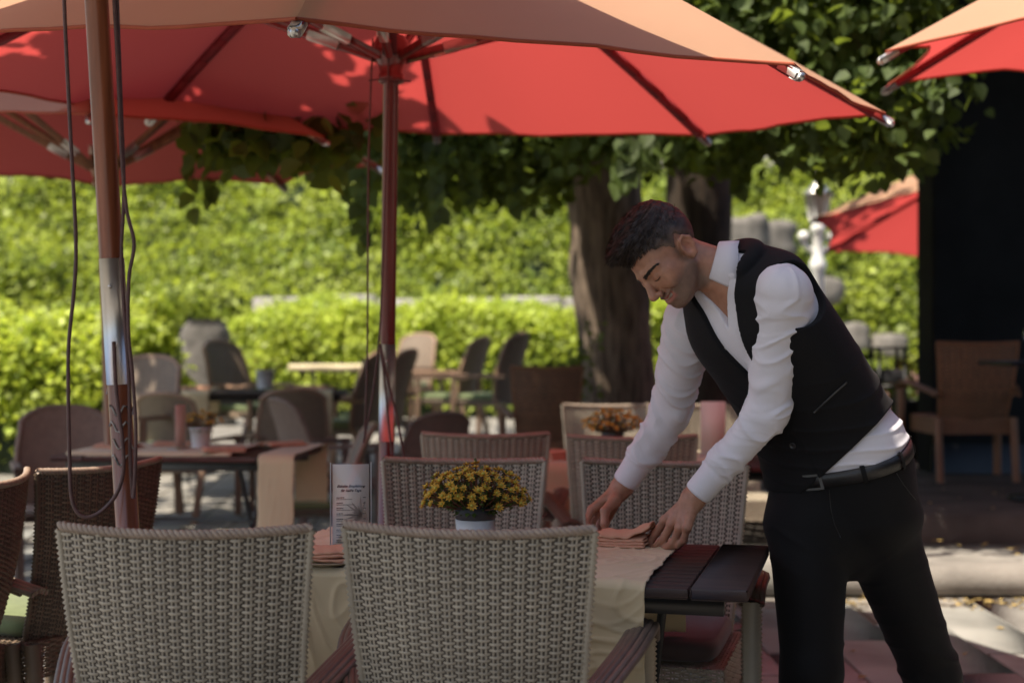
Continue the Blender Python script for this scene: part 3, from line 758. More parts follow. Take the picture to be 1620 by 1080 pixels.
limb([at(960, 120, 12), at(1080, 60, 10.5), at(1220, 20, 9), at(1380, 30, 8)], .22, .04)
limb([at(940, 0, 12), at(980, -200, 9), at(1150, -260, 7.5)], .18, .04)
limb([at(930, 0, 12), at(700, -320, 10), at(300, -500, 8), at(60, -560, 7)], .18, .05)
# right mass above and behind the parasol tip
for i in range(95):
    px = rl.uniform(1040, 1480); d = rl.uniform(7.2, 9.6); lim = 195 - 40 * math.sin((px - 1040) / 70.0)
    py = rl.uniform(-90, lim) if px > 1120 else rl.uniform(-90, 170)
    clump(at(px, py, d), (.28, .30, .20), 100, .080)
for i in range(34):   # ragged lower fringe on the right
    px = rl.uniform(1030, 1470); clump(at(px, 205 + 45 * rl.rand(), rl.uniform(8, 10)), (.20, .25, .10), 34, .09)
# dark band hanging behind the middle parasol
for i in range(120):
    px = rl.uniform(330, 1010); d = rl.uniform(8.4, 10.8); low = 205 if px < 540 else 250
    clump(at(px, rl.uniform(120, low), d), (.28, .30, .16), 76, .080)
for i in range(26):
    px = rl.uniform(560, 900); clump(at(px, 268 + 40 * rl.rand(), rl.uniform(9, 10.5)), (.14, .2, .12), 20, .09)
for i in range(26):
    px = rl.uniform(330, 600); clump(at(px, rl.uniform(170, 232), rl.uniform(6.3, 7.0)), (.14, .14, .10), 22, .10)
strP = []
def strand(px, y0, y1, d, k):
    a, b = at(px, y0, d), at(px + rl.uniform(-14, 14), y1, d); P = spline([a, a.lerp(b, .5) + Vector((rl.uniform(-.03, .03), 0, 0)), b], 6)
    MB().tube(P, .004, 5).build('twig', 'bark_dark', t1)
    pts = []
    for i in range(k):
        t = (i + .5) / k; c = a.lerp(b, t); pts.append(c)
        leafP.append(np.array([c])); sgn = 1 if i % 2 else -1
        leafD.append(np.array([[sgn * rl.uniform(.2, .8), -.2, -1.0]])); leafN.append(np.array([[rl.uniform(-.5, .5), -1, .25]])); leafS.append(np.array([rl.uniform(.085, .125)]))
for a in ((322, 180, 318, 8.2, 9), (336, 190, 275, 8.4, 7), (300, 250, 340, 8.0, 4), (372, 200, 262, 8.6, 6), (430, 200, 258, 8.6, 6), (500, 210, 275, 8.8, 7), (566, 220, 392, 8.2, 11), (580, 220, 340, 8.4, 8),
          (640, 220, 318, 8.6, 8), (688, 220, 352, 8.4, 9), (745, 220, 322, 8.8, 8), (820, 220, 330, 9, 8), (1005, 215, 275, 7.6, 8), (985, 215, 290, 7.6, 7), (1030, 215, 250, 7.6, 6), (1215, 120, 190, 6.9, 8), (1230, 90, 170, 6.9, 8),
          (1420, 150, 275, 7.8, 9), (1330, 160, 270, 7.6, 9), (1180, 200, 300, 8.4, 8)):
    strand(*a)
# high crown, mostly above the picture: shades what lies below
for i in range(300):
    clump((rl.uniform(-4.2, 2.2), rl.uniform(7.6, 13.2), rl.uniform(3.6, 5.6)), (.5, .5, .35), 36, .17)
for i in range(210):
    clump((rl.uniform(-4.6, -1.6), rl.uniform(4.6, 7.9), rl.uniform(4.3, 5.2)), (.4, .4, .25), 30, .17)
P = np.concatenate(leafP); D = np.concatenate(leafD); N = np.concatenate(leafN); S_ = np.concatenate(leafS)
pxs = 810 + FPX * P[:, 0] / P[:, 1]; pys = 540 - FPX * (P[:, 2] - 1.28) / P[:, 1]
vis = (pxs > 1060) & (pxs < 1460) & (pys > 5) & (pys < 330) & (P[:, 1] < 8.4) & ((pys < 210) | (pxs > 1150)) | ((S_ < .127) & (np.arange(len(P)) > 0) & (pys > 225) & (pys < 395) & (pxs > 290) & (pxs < 900) & (P[:, 1] < 8.7))
near = np.where(vis)[0]; near = near[np.argsort(P[near, 1])][:280]
sel = np.zeros(len(P), bool); sel[near] = True
leaf_me = bpy.data.meshes.new('leaf'); fast_mesh(leaf_me, np.array(LEAF8[0]), np.array(LEAF8[1])); leaf_me.materials.append(MAT['leaf_tree'])
for i in near:
    d = Vector(D[i]).normalized(); nn = Vector(N[i]); s = d.cross(nn).normalized(); n2 = s.cross(d)
    M = Matrix((s * S_[i], d * S_[i], n2 * S_[i])).transposed().to_4x4(); M.translation = Vector(P[i])
    o = link('leaf', leaf_me, t1); o.matrix_local = M
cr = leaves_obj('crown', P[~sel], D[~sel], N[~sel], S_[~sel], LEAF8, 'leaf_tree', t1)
t2 = thing('dark_tree', 'second dark tree trunk just behind the waiter head', 'tree', (0, 0, 0))
trunk([(1118, 770, 120), (1112, 640, 98), (1108, 500, 92), (1106, 380, 92), (1108, 260, 100), (1110, 120, 110), (1112, -100, 95)], 14.2, 'bark_dark', t2, 9)
o4 = ([], [], [], [])
for i in range(60):
    clump((rl.uniform(-1.5, 1.0), rl.uniform(13, 16.5), rl.uniform(3.6, 7.0)), (.6, .6, .4), 36, .24, out=o4)
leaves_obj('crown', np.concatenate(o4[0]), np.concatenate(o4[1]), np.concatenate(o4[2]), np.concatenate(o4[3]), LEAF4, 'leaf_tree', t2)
# the wood beyond the bank reads as one mass
k = 26000
P = np.stack([rl.uniform(-22, 24, k), rl.uniform(29, 32, k), 4 + rl.uniform(0, 1, k) ** 1.2 * 9.5], 1); P[:, 1] += 1.2 * smooth_noise(77)(P, .6)
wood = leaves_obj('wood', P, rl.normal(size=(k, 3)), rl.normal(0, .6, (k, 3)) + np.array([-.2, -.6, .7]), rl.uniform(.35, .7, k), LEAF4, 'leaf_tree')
tag(wood, 'dark leafy wood rising behind the bank', 'trees')
# leafy shoot growing by the trunk
for (px, py, d, lab) in ((905, 590, 11.2, 'green shoot growing at the left foot of the trunk'), (1430, 600, 12.5, 'small leafy bush by the dark wall and stand')):
    q = thing('shrub', lab, 'shrub', (0, 0, 0)); o5 = ([], [], [], []); c = at(px, py, d)
    for i in range(14): clump(c + Vector((rl.normal(0, .10), rl.normal(0, .1), rl.normal(0, .12))), (.12, .12, .12), 16, .07, out=o5)
    leaves_obj('foliage', np.concatenate(o5[0]), np.concatenate(o5[1]), np.concatenate(o5[2]), np.concatenate(o5[3]), LEAF4, 'leaf_tree', q)
    st = MB()
    for i in range(6): st.tube([(c.x + rl.normal(0, .03), d, .08 if px < 1000 else .33), c + Vector((rl.normal(0, .1), rl.normal(0, .08), rl.uniform(0, .1)))], .006, 5)
    st.build('stem', 'stem', q)
# ================================================================ lamp post
lp = thing('lamp_post', 'ornate white lamp post with lantern in front of the ivy bank', 'lamp post', (atx(1294, 16.0), 16.0, .3))
MB().lathe([(.16, 0), (.16, .12), (.11, .16), (.10, .5), (.075, .56), (.07, 1.75), (.095, 1.80), (.095, 1.86), (.065, 1.92), (.06, 2.2), (.09, 2.24), (.05, 2.32)], 16).build('post', 'lamp_white', lp, smooth=True)
for sx in (-1, 1):
    MB().tube(spline([(0, 0, 2.0), (sx * .10, 0, 2.02), (sx * .17, 0, 2.10), (sx * .15, 0, 2.20)], 6), .03, 8).build('scroll_arm', 'lamp_white', lp, smooth=True)
    MB().sphere((sx * .16, 0, 2.16), .065, 8).build('ball', 'lamp_white', lp, smooth=True)
mat('lamp_glass', (.50, .47, .42), rough=.2, var=.1)
MB().lathe([(.08, 2.33), (.14, 2.60), (.15, 2.62)], 6).build('lantern_glass', 'lamp_glass', lp)
for k_ in range(6):
    a = 2 * PI * k_ / 6; MB().tube([(.082 * math.cos(a), .082 * math.sin(a), 2.33), (.145 * math.cos(a), .145 * math.sin(a), 2.61)], .010, 5).build('lantern_bar', 'lamp_white', lp)
MB().lathe([(.17, 2.62), (.16, 2.65), (.07, 2.74), (.05, 2.78), (.03, 2.80), (.035, 2.84), (.001, 2.88)], 12).build('lantern_roof', 'zinc', lp, smooth=True)
MB().sphere((.03, 0, 2.88), .04, 6).build('finial', 'lamp_white', lp, smooth=True)
# ================================================================ the waiter: surfaces grown from distance fields
def V3(*a): return np.array(a, float)
def unit(v): v = np.asarray(v, float); return v / np.linalg.norm(v)
def A(px, py, d): return np.array(at(px, py, d))
def smin(a, b, k):
    h = np.clip(.5 + .5 * (b - a) / k, 0, 1); return b + (a - b) * h - k * h * (1 - h)
def smax(a, b, k): return -smin(-a, -b, k)
def cone(P, a, b, ra, rb):
    a, b = np.asarray(a, float), np.asarray(b, float); ab = b - a; t = np.clip((P - a) @ ab / (ab @ ab), 0, 1)
    return np.linalg.norm(P - a - t[:, None] * ab, axis=1) - (ra + (rb - ra) * t)
def ball(P, c, r): return np.linalg.norm(P - np.asarray(c, float), axis=1) - r
def ell(P, c, r, M=None):
    q = P - np.asarray(c, float)
    if M is not None: q = q @ np.asarray(M).T
    r = np.asarray(r, float); k0 = np.linalg.norm(q / r, axis=1); k1 = np.linalg.norm(q / (r * r), axis=1) + 1e-9
    return k0 * (k0 - 1) / k1
def within(P, c, r, f, far=None):
    """evaluate f only near a centre; elsewhere a safe lower bound"""
    d = np.linalg.norm(P - np.asarray(c, float), axis=1) - r; out = d + .02; m = d < .02
    if m.any(): out[m] = f(P[m])
    return out
def chain(P, pts, rad, k=.004):
    d = None
    for i in range(len(pts) - 1):
        e = cone(P, pts[i], pts[i + 1], rad[i], rad[i + 1]); d = e if d is None else smin(d, e, k)
    return d
def sdf_mesh(fn, lo, hi, h, lip=1.35):
    lo = np.asarray(lo, float); c, k = 3, 4; nb = np.ceil((np.asarray(hi) - lo) / (h * c * k)).astype(int); n = nb * c * k + 1
    bi = np.stack(np.meshgrid(*[np.arange(q) for q in nb], indexing='ij'), -1).reshape(-1, 3)
    cd = fn(lo + (bi + .5) * h * c * k); act = np.abs(cd) < .5 * math.sqrt(3) * c * k * h * lip
    Vv = np.sign(cd).reshape(nb).astype(np.float32)
    for ax in range(3): Vv = np.repeat(Vv, c * k, ax)
    so = np.stack(np.meshgrid(*[np.arange(k)] * 3, indexing='ij'), -1).reshape(-1, 3)
    sb = (bi[act][:, None] * k + so[None]).reshape(-1, 3)
    sd = fn(lo + (sb + .5) * h * c); sact = np.abs(sd) < .5 * math.sqrt(3) * c * h * lip
    for dx in range(c):
        for dy in range(c):
            for dz in range(c): Vv[sb[:, 0] * c + dx, sb[:, 1] * c + dy, sb[:, 2] * c + dz] = np.sign(sd)
    Vv = np.pad(Vv, ((0, 1),) * 3, mode='edge'); need = np.zeros(n, bool); sa = sb[sact] * c
    for dx in range(c + 1):
        for dy in range(c + 1):
            for dz in range(c + 1): need[sa[:, 0] + dx, sa[:, 1] + dy, sa[:, 2] + dz] = True
    I = np.argwhere(need)
    for s in range(0, len(I), 400000):
        J = I[s:s + 400000]; Vv[J[:, 0], J[:, 1], J[:, 2]] = fn(lo + J * h)
    neg = Vv < 0; m = n - 1
    cnt = np.zeros(m, np.int8)
    for dx in (0, 1):
        for dy in (0, 1):
            for dz in (0, 1): cnt += neg[dx:dx + m[0], dy:dy + m[1], dz:dz + m[2]]
    cells = np.argwhere((cnt > 0) & (cnt < 8)); vid = np.full(m, -1, np.int32); vid[cells[:, 0], cells[:, 1], cells[:, 2]] = np.arange(len(cells))
    acc = np.zeros((len(cells), 3)); num = np.zeros(len(cells))
    cor = np.array([(x, y, z) for x in (0, 1) for y in (0, 1) for z in (0, 1)])
    val = np.stack([Vv[cells[:, 0] + q[0], cells[:, 1] + q[1], cells[:, 2] + q[2]] for q in cor], 1)
    for i in range(8):
        for j in range(i + 1, 8):
            if np.abs(cor[i] - cor[j]).sum() == 1:
                a, b = val[:, i], val[:, j]; x = (a < 0) != (b < 0); t = np.where(x, a / np.where(x, a - b, 1), 0)
                acc += np.where(x[:, None], cor[i] + t[:, None] * (cor[j] - cor[i]), 0); num += x
    P = lo + (cells + acc / num[:, None]) * h
    for _ in range(1):                                   # settle on the true surface
        d = fn(P); e = h * .3; g = np.stack([fn(P + e * v) - d for v in np.eye(3)], 1) / e
        P = P - np.clip(d / np.maximum((g * g).sum(1), .3), -h * .5, h * .5)[:, None] * g
    F = []
    for ax in range(3):
        o = [a for a in range(3) if a != ax]
        s0 = [slice(1, -1)] * 3; s0[ax] = slice(0, -1); s1 = s0[:]; s1[ax] = slice(1, None)
        A0, A1 = neg[tuple(s0)], neg[tuple(s1)]; e = np.argwhere(A0 != A1)
        if not len(e): continue
        fl = A0[e[:, 0], e[:, 1], e[:, 2]]; base = e.copy(); base[:, o[0]] += 1; base[:, o[1]] += 1
        def cid(da, db):
            q = base.copy(); q[:, o[0]] += da; q[:, o[1]] += db; return vid[q[:, 0], q[:, 1], q[:, 2]]
        q = np.stack([cid(-1, -1), cid(0, -1), cid(0, 0), cid(-1, 0)], 1)
        flip = fl if ax != 1 else ~fl
        q[~flip] = q[~flip][:, ::-1]; F.append(q)
    F = np.concatenate(F); F = F[(F >= 0).all(1)]
    return P, F
def sdf_obj(name, fn, lo, hi, h, material, parent, keep=None):
    P, F = sdf_mesh(fn, lo, hi, h); me = bpy.data.meshes.new(name); fast_mesh(me, P, F)
    me.materials.append(MAT[material]); me.polygons.foreach_set('use_smooth', np.ones(len(me.polygons), bool))
    return link(name, me, parent), P

# ---- torso: stacked sections (centre, left axis, front axis, half width, half depth)
def frame(th, tilt, roll):
    """th: heading of the front in the ground plane; tilt: front leans down; roll: left side up"""
    F = V3(math.cos(th) * math.cos(tilt), math.sin(th) * math.cos(tilt), -math.sin(tilt)); L = V3(-math.sin(th), math.cos(th), 0)
    L = unit(L + V3(0, 0, math.tan(roll))); F = unit(F - L * (F @ L)); return L, F
def sect(px, py, d, th, tilt, roll, a, b): L, F = frame(R(th), R(tilt), R(roll)); return (A(px, py, d), L, F, a, b)
TORSO = [sect(1335, 812, 3.70, 240, 8, 6, .184, .120), sect(1326, 726, 3.68, 238, 18, 9, .178, .126), sect(1293, 658, 3.66, 233, 25, 10, .164, .108), sect(1243, 577, 3.63, 226, 30, 10, .164, .104),
         sect(1196, 508, 3.61, 220, 33, 10, .174, .102), sect(1170, 450, 3.61, 217, 36, 10, .160, .092), sect(1150, 424, 3.605, 217, 40, 8, .095, .080)]
SUBD = 5
def refine(sec):
    m = (len(sec) - 1) * SUBD; ts = np.arange(m + 1) / SUBD; X = np.array([np.concatenate([c, L, F, [a, b]]) for c, L, F, a, b in sec])
    Xp = np.vstack([2 * X[0] - X[1], X, 2 * X[-1] - X[-2]]); out = []
    for t in ts:
        i = min(int(t), len(sec) - 2); f = t - i; p0, p1, p2, p3 = Xp[i:i + 4]
        out.append(.5 * (2 * p1 + (p2 - p0) * f + (2 * p0 - 5 * p1 + 4 * p2 - p3) * f * f + (3 * p1 - p0 - 3 * p2 + p3) * f ** 3))
    return np.array(out)
TS = refine(TORSO); TN = np.cross(TS[:, 6:9], TS[:, 3:6]); TN /= np.linalg.norm(TN, axis=1, keepdims=True)
if TN[5] @ (TS[8, :3] - TS[0, :3]) < 0: TN = -TN
TO = (TS[:, :3] * TN).sum(1)
def torso(P, grow=0.0, full=False, n=2.4):
    G = P @ TN.T - TO; M = len(TS) - 1
    i = np.clip((G[:, 1:-1] >= 0).sum(1), 0, M - 1); r_ = np.arange(len(P)); g0 = G[r_, i]; g1 = G[r_, i + 1]
    den = np.where(np.abs(g0 - g1) < 1e-9, 1e-9, g0 - g1); t0 = np.where((i == 0) | (i == M - 1), g0 / np.maximum(np.linalg.norm(TS[i + 1, :3] - TS[i, :3], axis=1), 1e-6), g0 / den)
    t0 = np.where((i > 0) & (i < M - 1), np.clip(t0, 0, 1), t0); t = np.clip(t0, 0, 1)[:, None]
    X = TS[i] * (1 - t) + TS[i + 1] * t; q = P - X[:, :3]; u = (q * X[:, 3:6]).sum(1); v = (q * X[:, 6:9]).sum(1); a = X[:, 9] + grow; b = X[:, 10] + grow
    r = np.where(G[:, 0] < 0, -G[:, 0], np.where(G[:, -1] > 0, G[:, -1], 0))
    e = (np.abs(u / a) ** n + np.abs(v / b) ** n) ** (1 / n); d = (e - 1) * np.minimum(a, b)
    rho = np.where(G[:, 0] < 0, .075, .02); d = np.where(r > 0, np.sqrt(np.maximum(d + rho, 0) ** 2 + r * r) - rho, d)
    return (d, (i + np.clip(t0, -8, 8)) / SUBD, u, v / b) if full else d
SL, EL, WL = A(1240, 462, 3.47), A(1214, 652, 3.55), A(1097, 788, 3.60)
SR, ER, WR = A(1092, 506, 3.76), A(1062, 652, 3.88), A(984, 770, 3.93)
HR, KR, AR_ = A(1279, 838, 3.68), A(1284, 1062, 3.60), V3(.72, 3.72, .10)
HL, KL, AL_ = A(1388, 838, 3.70), A(1474, 1066, 3.84), V3(1.30, 4.12, .10)
# ---- head frame
ph_, ps_, ro_ = R(53), R(25), R(6)
f0 = V3(-math.cos(ph_), 0, -math.sin(ph_)); u0 = V3(-math.sin(ph_), 0, math.cos(ph_)); l0 = V3(0, -1, 0)
fH = f0 * math.cos(ps_) + l0 * math.sin(ps_); lH = l0 * math.cos(ps_) - f0 * math.sin(ps_)
uH = u0 * math.cos(ro_) + lH * math.sin(ro_); lH = unit(lH * math.cos(ro_) - u0 * math.sin(ro_)); 
HM = np.stack([fH, lH, uH])                              # rows: forward, left, up
CH = A(1034, 474, 3.545) - fH * .122 - uH * (-.040)
def toH(P): return (P - CH) @ HM.T
def fromH(x, y, z): return CH + fH * x + lH * y + uH * z
def mir(q): q = q.copy(); q[:, 1] = np.abs(q[:, 1]); return q
def head(P):
    q0 = toH(P); q = mir(q0)
    d = ell(q, (-.014, 0, .036), (.098, .076, .084))
    d = smin(d, ell(q, (.036, 0, -.028), (.060, .060, .088)), .030)
    d = smin(d, cone(q, (.004, .050, -.054), (.062, .018, -.092), .019, .019), .022)
    d = smin(d, ball(q, (.076, 0, -.093), .0205), .018)
    d = smin(d, ball(q, (.060, .042, -.020), .022), .022)
    d = smin(d, ball(q, (.071, .039, -.040), .0175), .014)                      # smiling cheek
    d = smin(d, cone(q, (.089, .010, .014), (.071, .046, .012), .0105, .0095), .012)
    d = smax(d, -ball(q, (.103, .031, -.008), .0150), .010)
    d = smin(d, ell(q, (.0765, .031, -.008), (.0150, .0165, .0120)), .004)      # lowered lids
    d = smin(d, cone(q, (.093, 0, .004), (.1140, 0, -.034), .0088, .0118), .009)
    d = smin(d, ball(q, (.117, 0, -.0365), .0098), .006)
    d = smin(d, ball(q, (.104, .0125, -.043), .0082), .006)
    d = smax(d, -ball(q, (.1075, .0070, -.0525), .0042), .003)
    d = smax(d, -cone(q, (.0935, .020, -.043), (.079, .044, -.062), .0034, .0030), .005)   # smile line
    d = smin(d, chain(q, [(.0965, 0, -.0618), (.0925, .016, -.0600), (.0760, .038, -.0530)], [.0056, .0054, .0028]), .005)
    d = smin(d, chain(q, [(.0925, 0, -.0800), (.0890, .016, -.0770), (.0755, .038, -.0560)], [.0062, .0058, .0028]), .005)
    d = smax(d, -chain(q, [(.1005, 0, -.0705), (.0960, .016, -.0680), (.0810, .038, -.0540)], [.0058, .0058, .0024]), .002)
    # ear
    er = ell(q, (-.012, .074, -.020), (.019, .010, .029), np.array([[.97, -.22, .1], [.22, .97, 0], [-.1, 0, 1]]))
    er = smax(er, -ell(q, (-.009, .083, -.017), (.0115, .0085, .018)), .004)
    er = smin(er, chain(q, [(.002, .073, -.034), (.004, .078, -.014), (-.004, .082, .006), (-.020, .084, .009), (-.031, .085, -.006), (-.028, .083, -.024), (-.016, .078, -.042), (-.006, .074, -.046)], [.004, .0035, .0038, .0042, .0042, .004, .0052, .005]), .003)
    d = smin(d, er, .004)
    return d
NB = A(1146, 430, 3.60)                                  # neck base, where the collar sits
NT = fromH(-.030, 0, -.055)
axN = unit(NT - NB)
def neck(P): 
    d = cone(P, NB - axN * .02, NT, .052, .054)
    adam = cone(P, NT + fH * .045 - uH * .03, NB + TORSO[5][2] * .045, .012, .012)
    return smin(d, adam, .03)
def palm(P, w_, mcp, r):
    d = None
    for m in mcp:
        e = cone(P, w_, m, .021, r); d = e if d is None else smin(d, e, .014)
    return d
HANDS = {
 'L': dict(w=WL, mcp=[A(1052, 822, 3.645), A(1062, 829, 3.615), A(1075, 834, 3.585), A(1087, 834, 3.560)],
   f=[[A(1052, 822, 3.645), A(1038, 843, 3.665), A(1030, 855, 3.678), A(1025, 863, 3.685)], [A(1062, 829, 3.615), A(1050, 852, 3.630), A(1040, 862, 3.650), A(1032, 866, 3.668)],
      [A(1075, 834, 3.585), A(1066, 857, 3.600), A(1055, 865, 3.622), A(1046, 866, 3.645)], [A(1087, 834, 3.560), A(1082, 854, 3.575), A(1072, 863, 3.595), A(1062, 865, 3.615)]],
   t=[A(1083, 800, 3.645), A(1054, 824, 3.690), A(1034, 844, 3.715), A(1023, 860, 3.715)]),
 'R': dict(w=WR, mcp=[A(936, 806, 3.905), A(943, 812, 3.935), A(953, 816, 3.960), A(963, 816, 3.982)],
   f=[[A(936, 806, 3.905), A(927, 826, 3.880), A(936, 842, 3.868), A(945, 849, 3.862)], [A(943, 812, 3.935), A(933, 834, 3.925), A(942, 848, 3.905), A(952, 852, 3.895)],
      [A(953, 816, 3.960), A(945, 838, 3.955), A(953, 850, 3.935), A(962, 853, 3.925)], [A(963, 816, 3.982), A(957, 836, 3.980), A(964, 847, 3.965), A(971, 850, 3.955)]],
   t=[A(972, 792, 3.890), A(957, 808, 3.860), A(956, 828, 3.845), A(960, 842, 3.845)])}
def hand(P, k, wr):
    H = HANDS[k]; d = palm(P, H['w'], H['mcp'], .0125)
    d = smin(d, cone(P, H['w'], wr, .0275, .030), .02)
    for i, f in enumerate(H['f']):
        r0 = (.0098, .0102, .0097, .0084)[i]; d = smin(d, chain(P, f, [r0 + .0012, r0 + .0006, r0 - .0008, r0 - .0022], .003), .0045)
        d = smin(d, ball(P, f[0], r0 + .0022), .004)
    t = H['t']; d = smin(d, chain(P, [H['w'] * .5 + t[0] * .5] + t, [.018, .0165, .0125, .0108, .0085], .005), .010)
    for i, m in enumerate(H['mcp']):                      # tendons
        d = smin(d, cone(P, H['w'] * .75 + m * .25, m, .0215 * .55, .0088), .010) if False else d
    return d
def up_l(t): return EL + (WL - EL) * t
def up_r(t): return ER + (WR - ER) * t
def body_fn(P):
    d = within(P, CH, .20, lambda q: smin(head(q), neck(q), .018))
    d = smin(d, within(P, (NB + NT) / 2, .22, neck), .012)
    d = smin(d, cone(P, TORSO[0][0] + V3(0, 0, .03), TORSO[3][0], .088, .100), .03); d = smin(d, cone(P, TORSO[3][0], TORSO[5][0], .105, .085), .03)
    d = smin(d, np.minimum(cone(P, SL, TORSO[5][0], .045, .07), cone(P, SR, TORSO[5][0], .045, .07)), .03)
    for S, E_, W_ in ((SL, EL, WL), (SR, ER, WR)): d = smin(d, np.minimum(cone(P, S, E_, .045, .036), cone(P, E_, W_, .036, .0275)), .02)
    for Hh, K, An in ((HR, KR, AR_), (HL, KL, AL_)): d = smin(d, np.minimum(cone(P, Hh, K, .066, .050), cone(P, K, An, .052, .036)), .03)
    for k, wr in (('L', up_l(.82)), ('R', up_r(.82))):
        c = HANDS[k]['mcp'][1]; d = smin(d, within(P, c, .17, lambda q, k=k, wr=wr: hand(q, k, wr)), .006)
    return d
person = thing('person', 'man in white shirt, black vest and black trousers bending over the table', 'person', (.95, 3.9, 0))
off_ = Vector((-.95, -3.9, 0))
# skin: colour by place on the face (stubble, lips), as vertex colours of the thing itself
sk = bpy.data.materials.new('skin'); sk.use_nodes = True; MAT['skin'] = sk
n = sk.node_tree.nodes; l = sk.node_tree.links; b = n['Principled BSDF']; b.inputs['Roughness'].default_value = .48; b.inputs['Specular IOR Level'].default_value = .4
b.inputs['Subsurface Weight'].default_value = .25; b.inputs['Subsurface Radius'].default_value = (.012, .005, .003); b.inputs['Subsurface Scale'].default_value = .6
at_ = n.new('ShaderNodeAttribute'); at_.attribute_name = 'tone'
nz = n.new('ShaderNodeTexNoise'); nz.inputs['Scale'].default_value = 55; nz.inputs['Detail'].default_value = 5; tcn = n.new('ShaderNodeTexCoord'); l.new(tcn.outputs['Object'], nz.inputs['Vector'])
mr = n.new('ShaderNodeMapRange'); mr.inputs['From Min'].default_value = .3; mr.inputs['From Max'].default_value = .7; mr.inputs['To Min'].default_value = .82; mr.inputs['To Max'].default_value = 1.12; l.new(nz.outputs['Fac'], mr.inputs['Value'])
mx = n.new('ShaderNodeMix'); mx.data_type = 'RGBA'; mx.blend_type = 'MULTIPLY'; mx.inputs['Factor'].default_value = 1; l.new(at_.outputs['Color'], mx.inputs['A']); l.new(mr.outputs[0], mx.inputs['B']); l.new(mx.outputs['Result'], b.inputs['Base Color'])
bn = n.new('ShaderNodeTexNoise'); bn.inputs['Scale'].default_value = 260; l.new(tcn.outputs['Object'], bn.inputs['Vector']); bp = n.new('ShaderNodeBump'); bp.inputs['Strength'].default_value = .25; bp.inputs['Distance'].default_value = .002; l.new(bn.outputs['Fac'], bp.inputs['Height']); l.new(bp.outputs[0], b.inputs['Normal'])
body, BP = sdf_obj('body', body_fn, (.20, 3.30, .02), (1.46, 4.30, 1.72), .0034, 'skin', person); body.location = off_
q = toH(BP); qa = np.abs(q[:, 1]); col = np.tile(V3(.37, .185, .118), (len(BP), 1))
def blend(mask, c): 
    global col
    m = np.clip(mask, 0, 1)[:, None]; col = col * (1 - m) + np.asarray(c) * m
inhead = np.linalg.norm(BP - CH, axis=1) < .17
stub = np.clip((-.040 - q[:, 2] + .25 * np.clip(.05 - q[:, 0], 0, .1)) / .018, 0, 1) * np.clip((q[:, 0] + .012) / .02, 0, 1) * np.clip((q[:, 2] + .128) / .01, 0, 1)
stub = np.maximum(stub, np.clip(1 - np.abs(q[:, 0] - .012) / .016, 0, 1) * np.clip((.02 - q[:, 2]) / .02, 0, 1) * np.clip((q[:, 2] + .09) / .02, 0, 1))
blend(stub * inhead * .74, (.125, .088, .070))
lip = np.clip(1 - np.abs(q[:, 2] + .0695) / .0125, 0, 1) * np.clip((q[:, 0] - .079) / .006, 0, 1) * np.clip((.031 - qa) / .005, 0, 1)
blend(np.clip(lip * 1.6, 0, 1) * inhead, (.36, .13, .10))
scalp = np.clip((q[:, 2] - .02) / .02, 0, 1) * np.clip((.06 - q[:, 0]) / .03, 0, 1); blend(scalp * inhead * .8, (.10, .07, .055))
blend(np.clip(1 - np.linalg.norm(q - V3(-.012, 0, -.02) - q * V3(0, 1, 0), axis=1) / .03, 0, 1) * (qa > .072) * inhead * .6, (.48, .19, .13))
for k in 'LR':
    for f in HANDS[k]['f']:
        for j, p in enumerate(f): blend(np.clip(1 - np.linalg.norm(BP - p, axis=1) / .016, 0, 1) * (.5 if j < 2 else .35), (.47, .19, .125))
ca = body.data.color_attributes.new('tone', 'FLOAT_COLOR', 'POINT'); ca.data.foreach_set('color', np.concatenate([col, np.ones((len(col), 1))], 1).astype(np.float32).ravel())

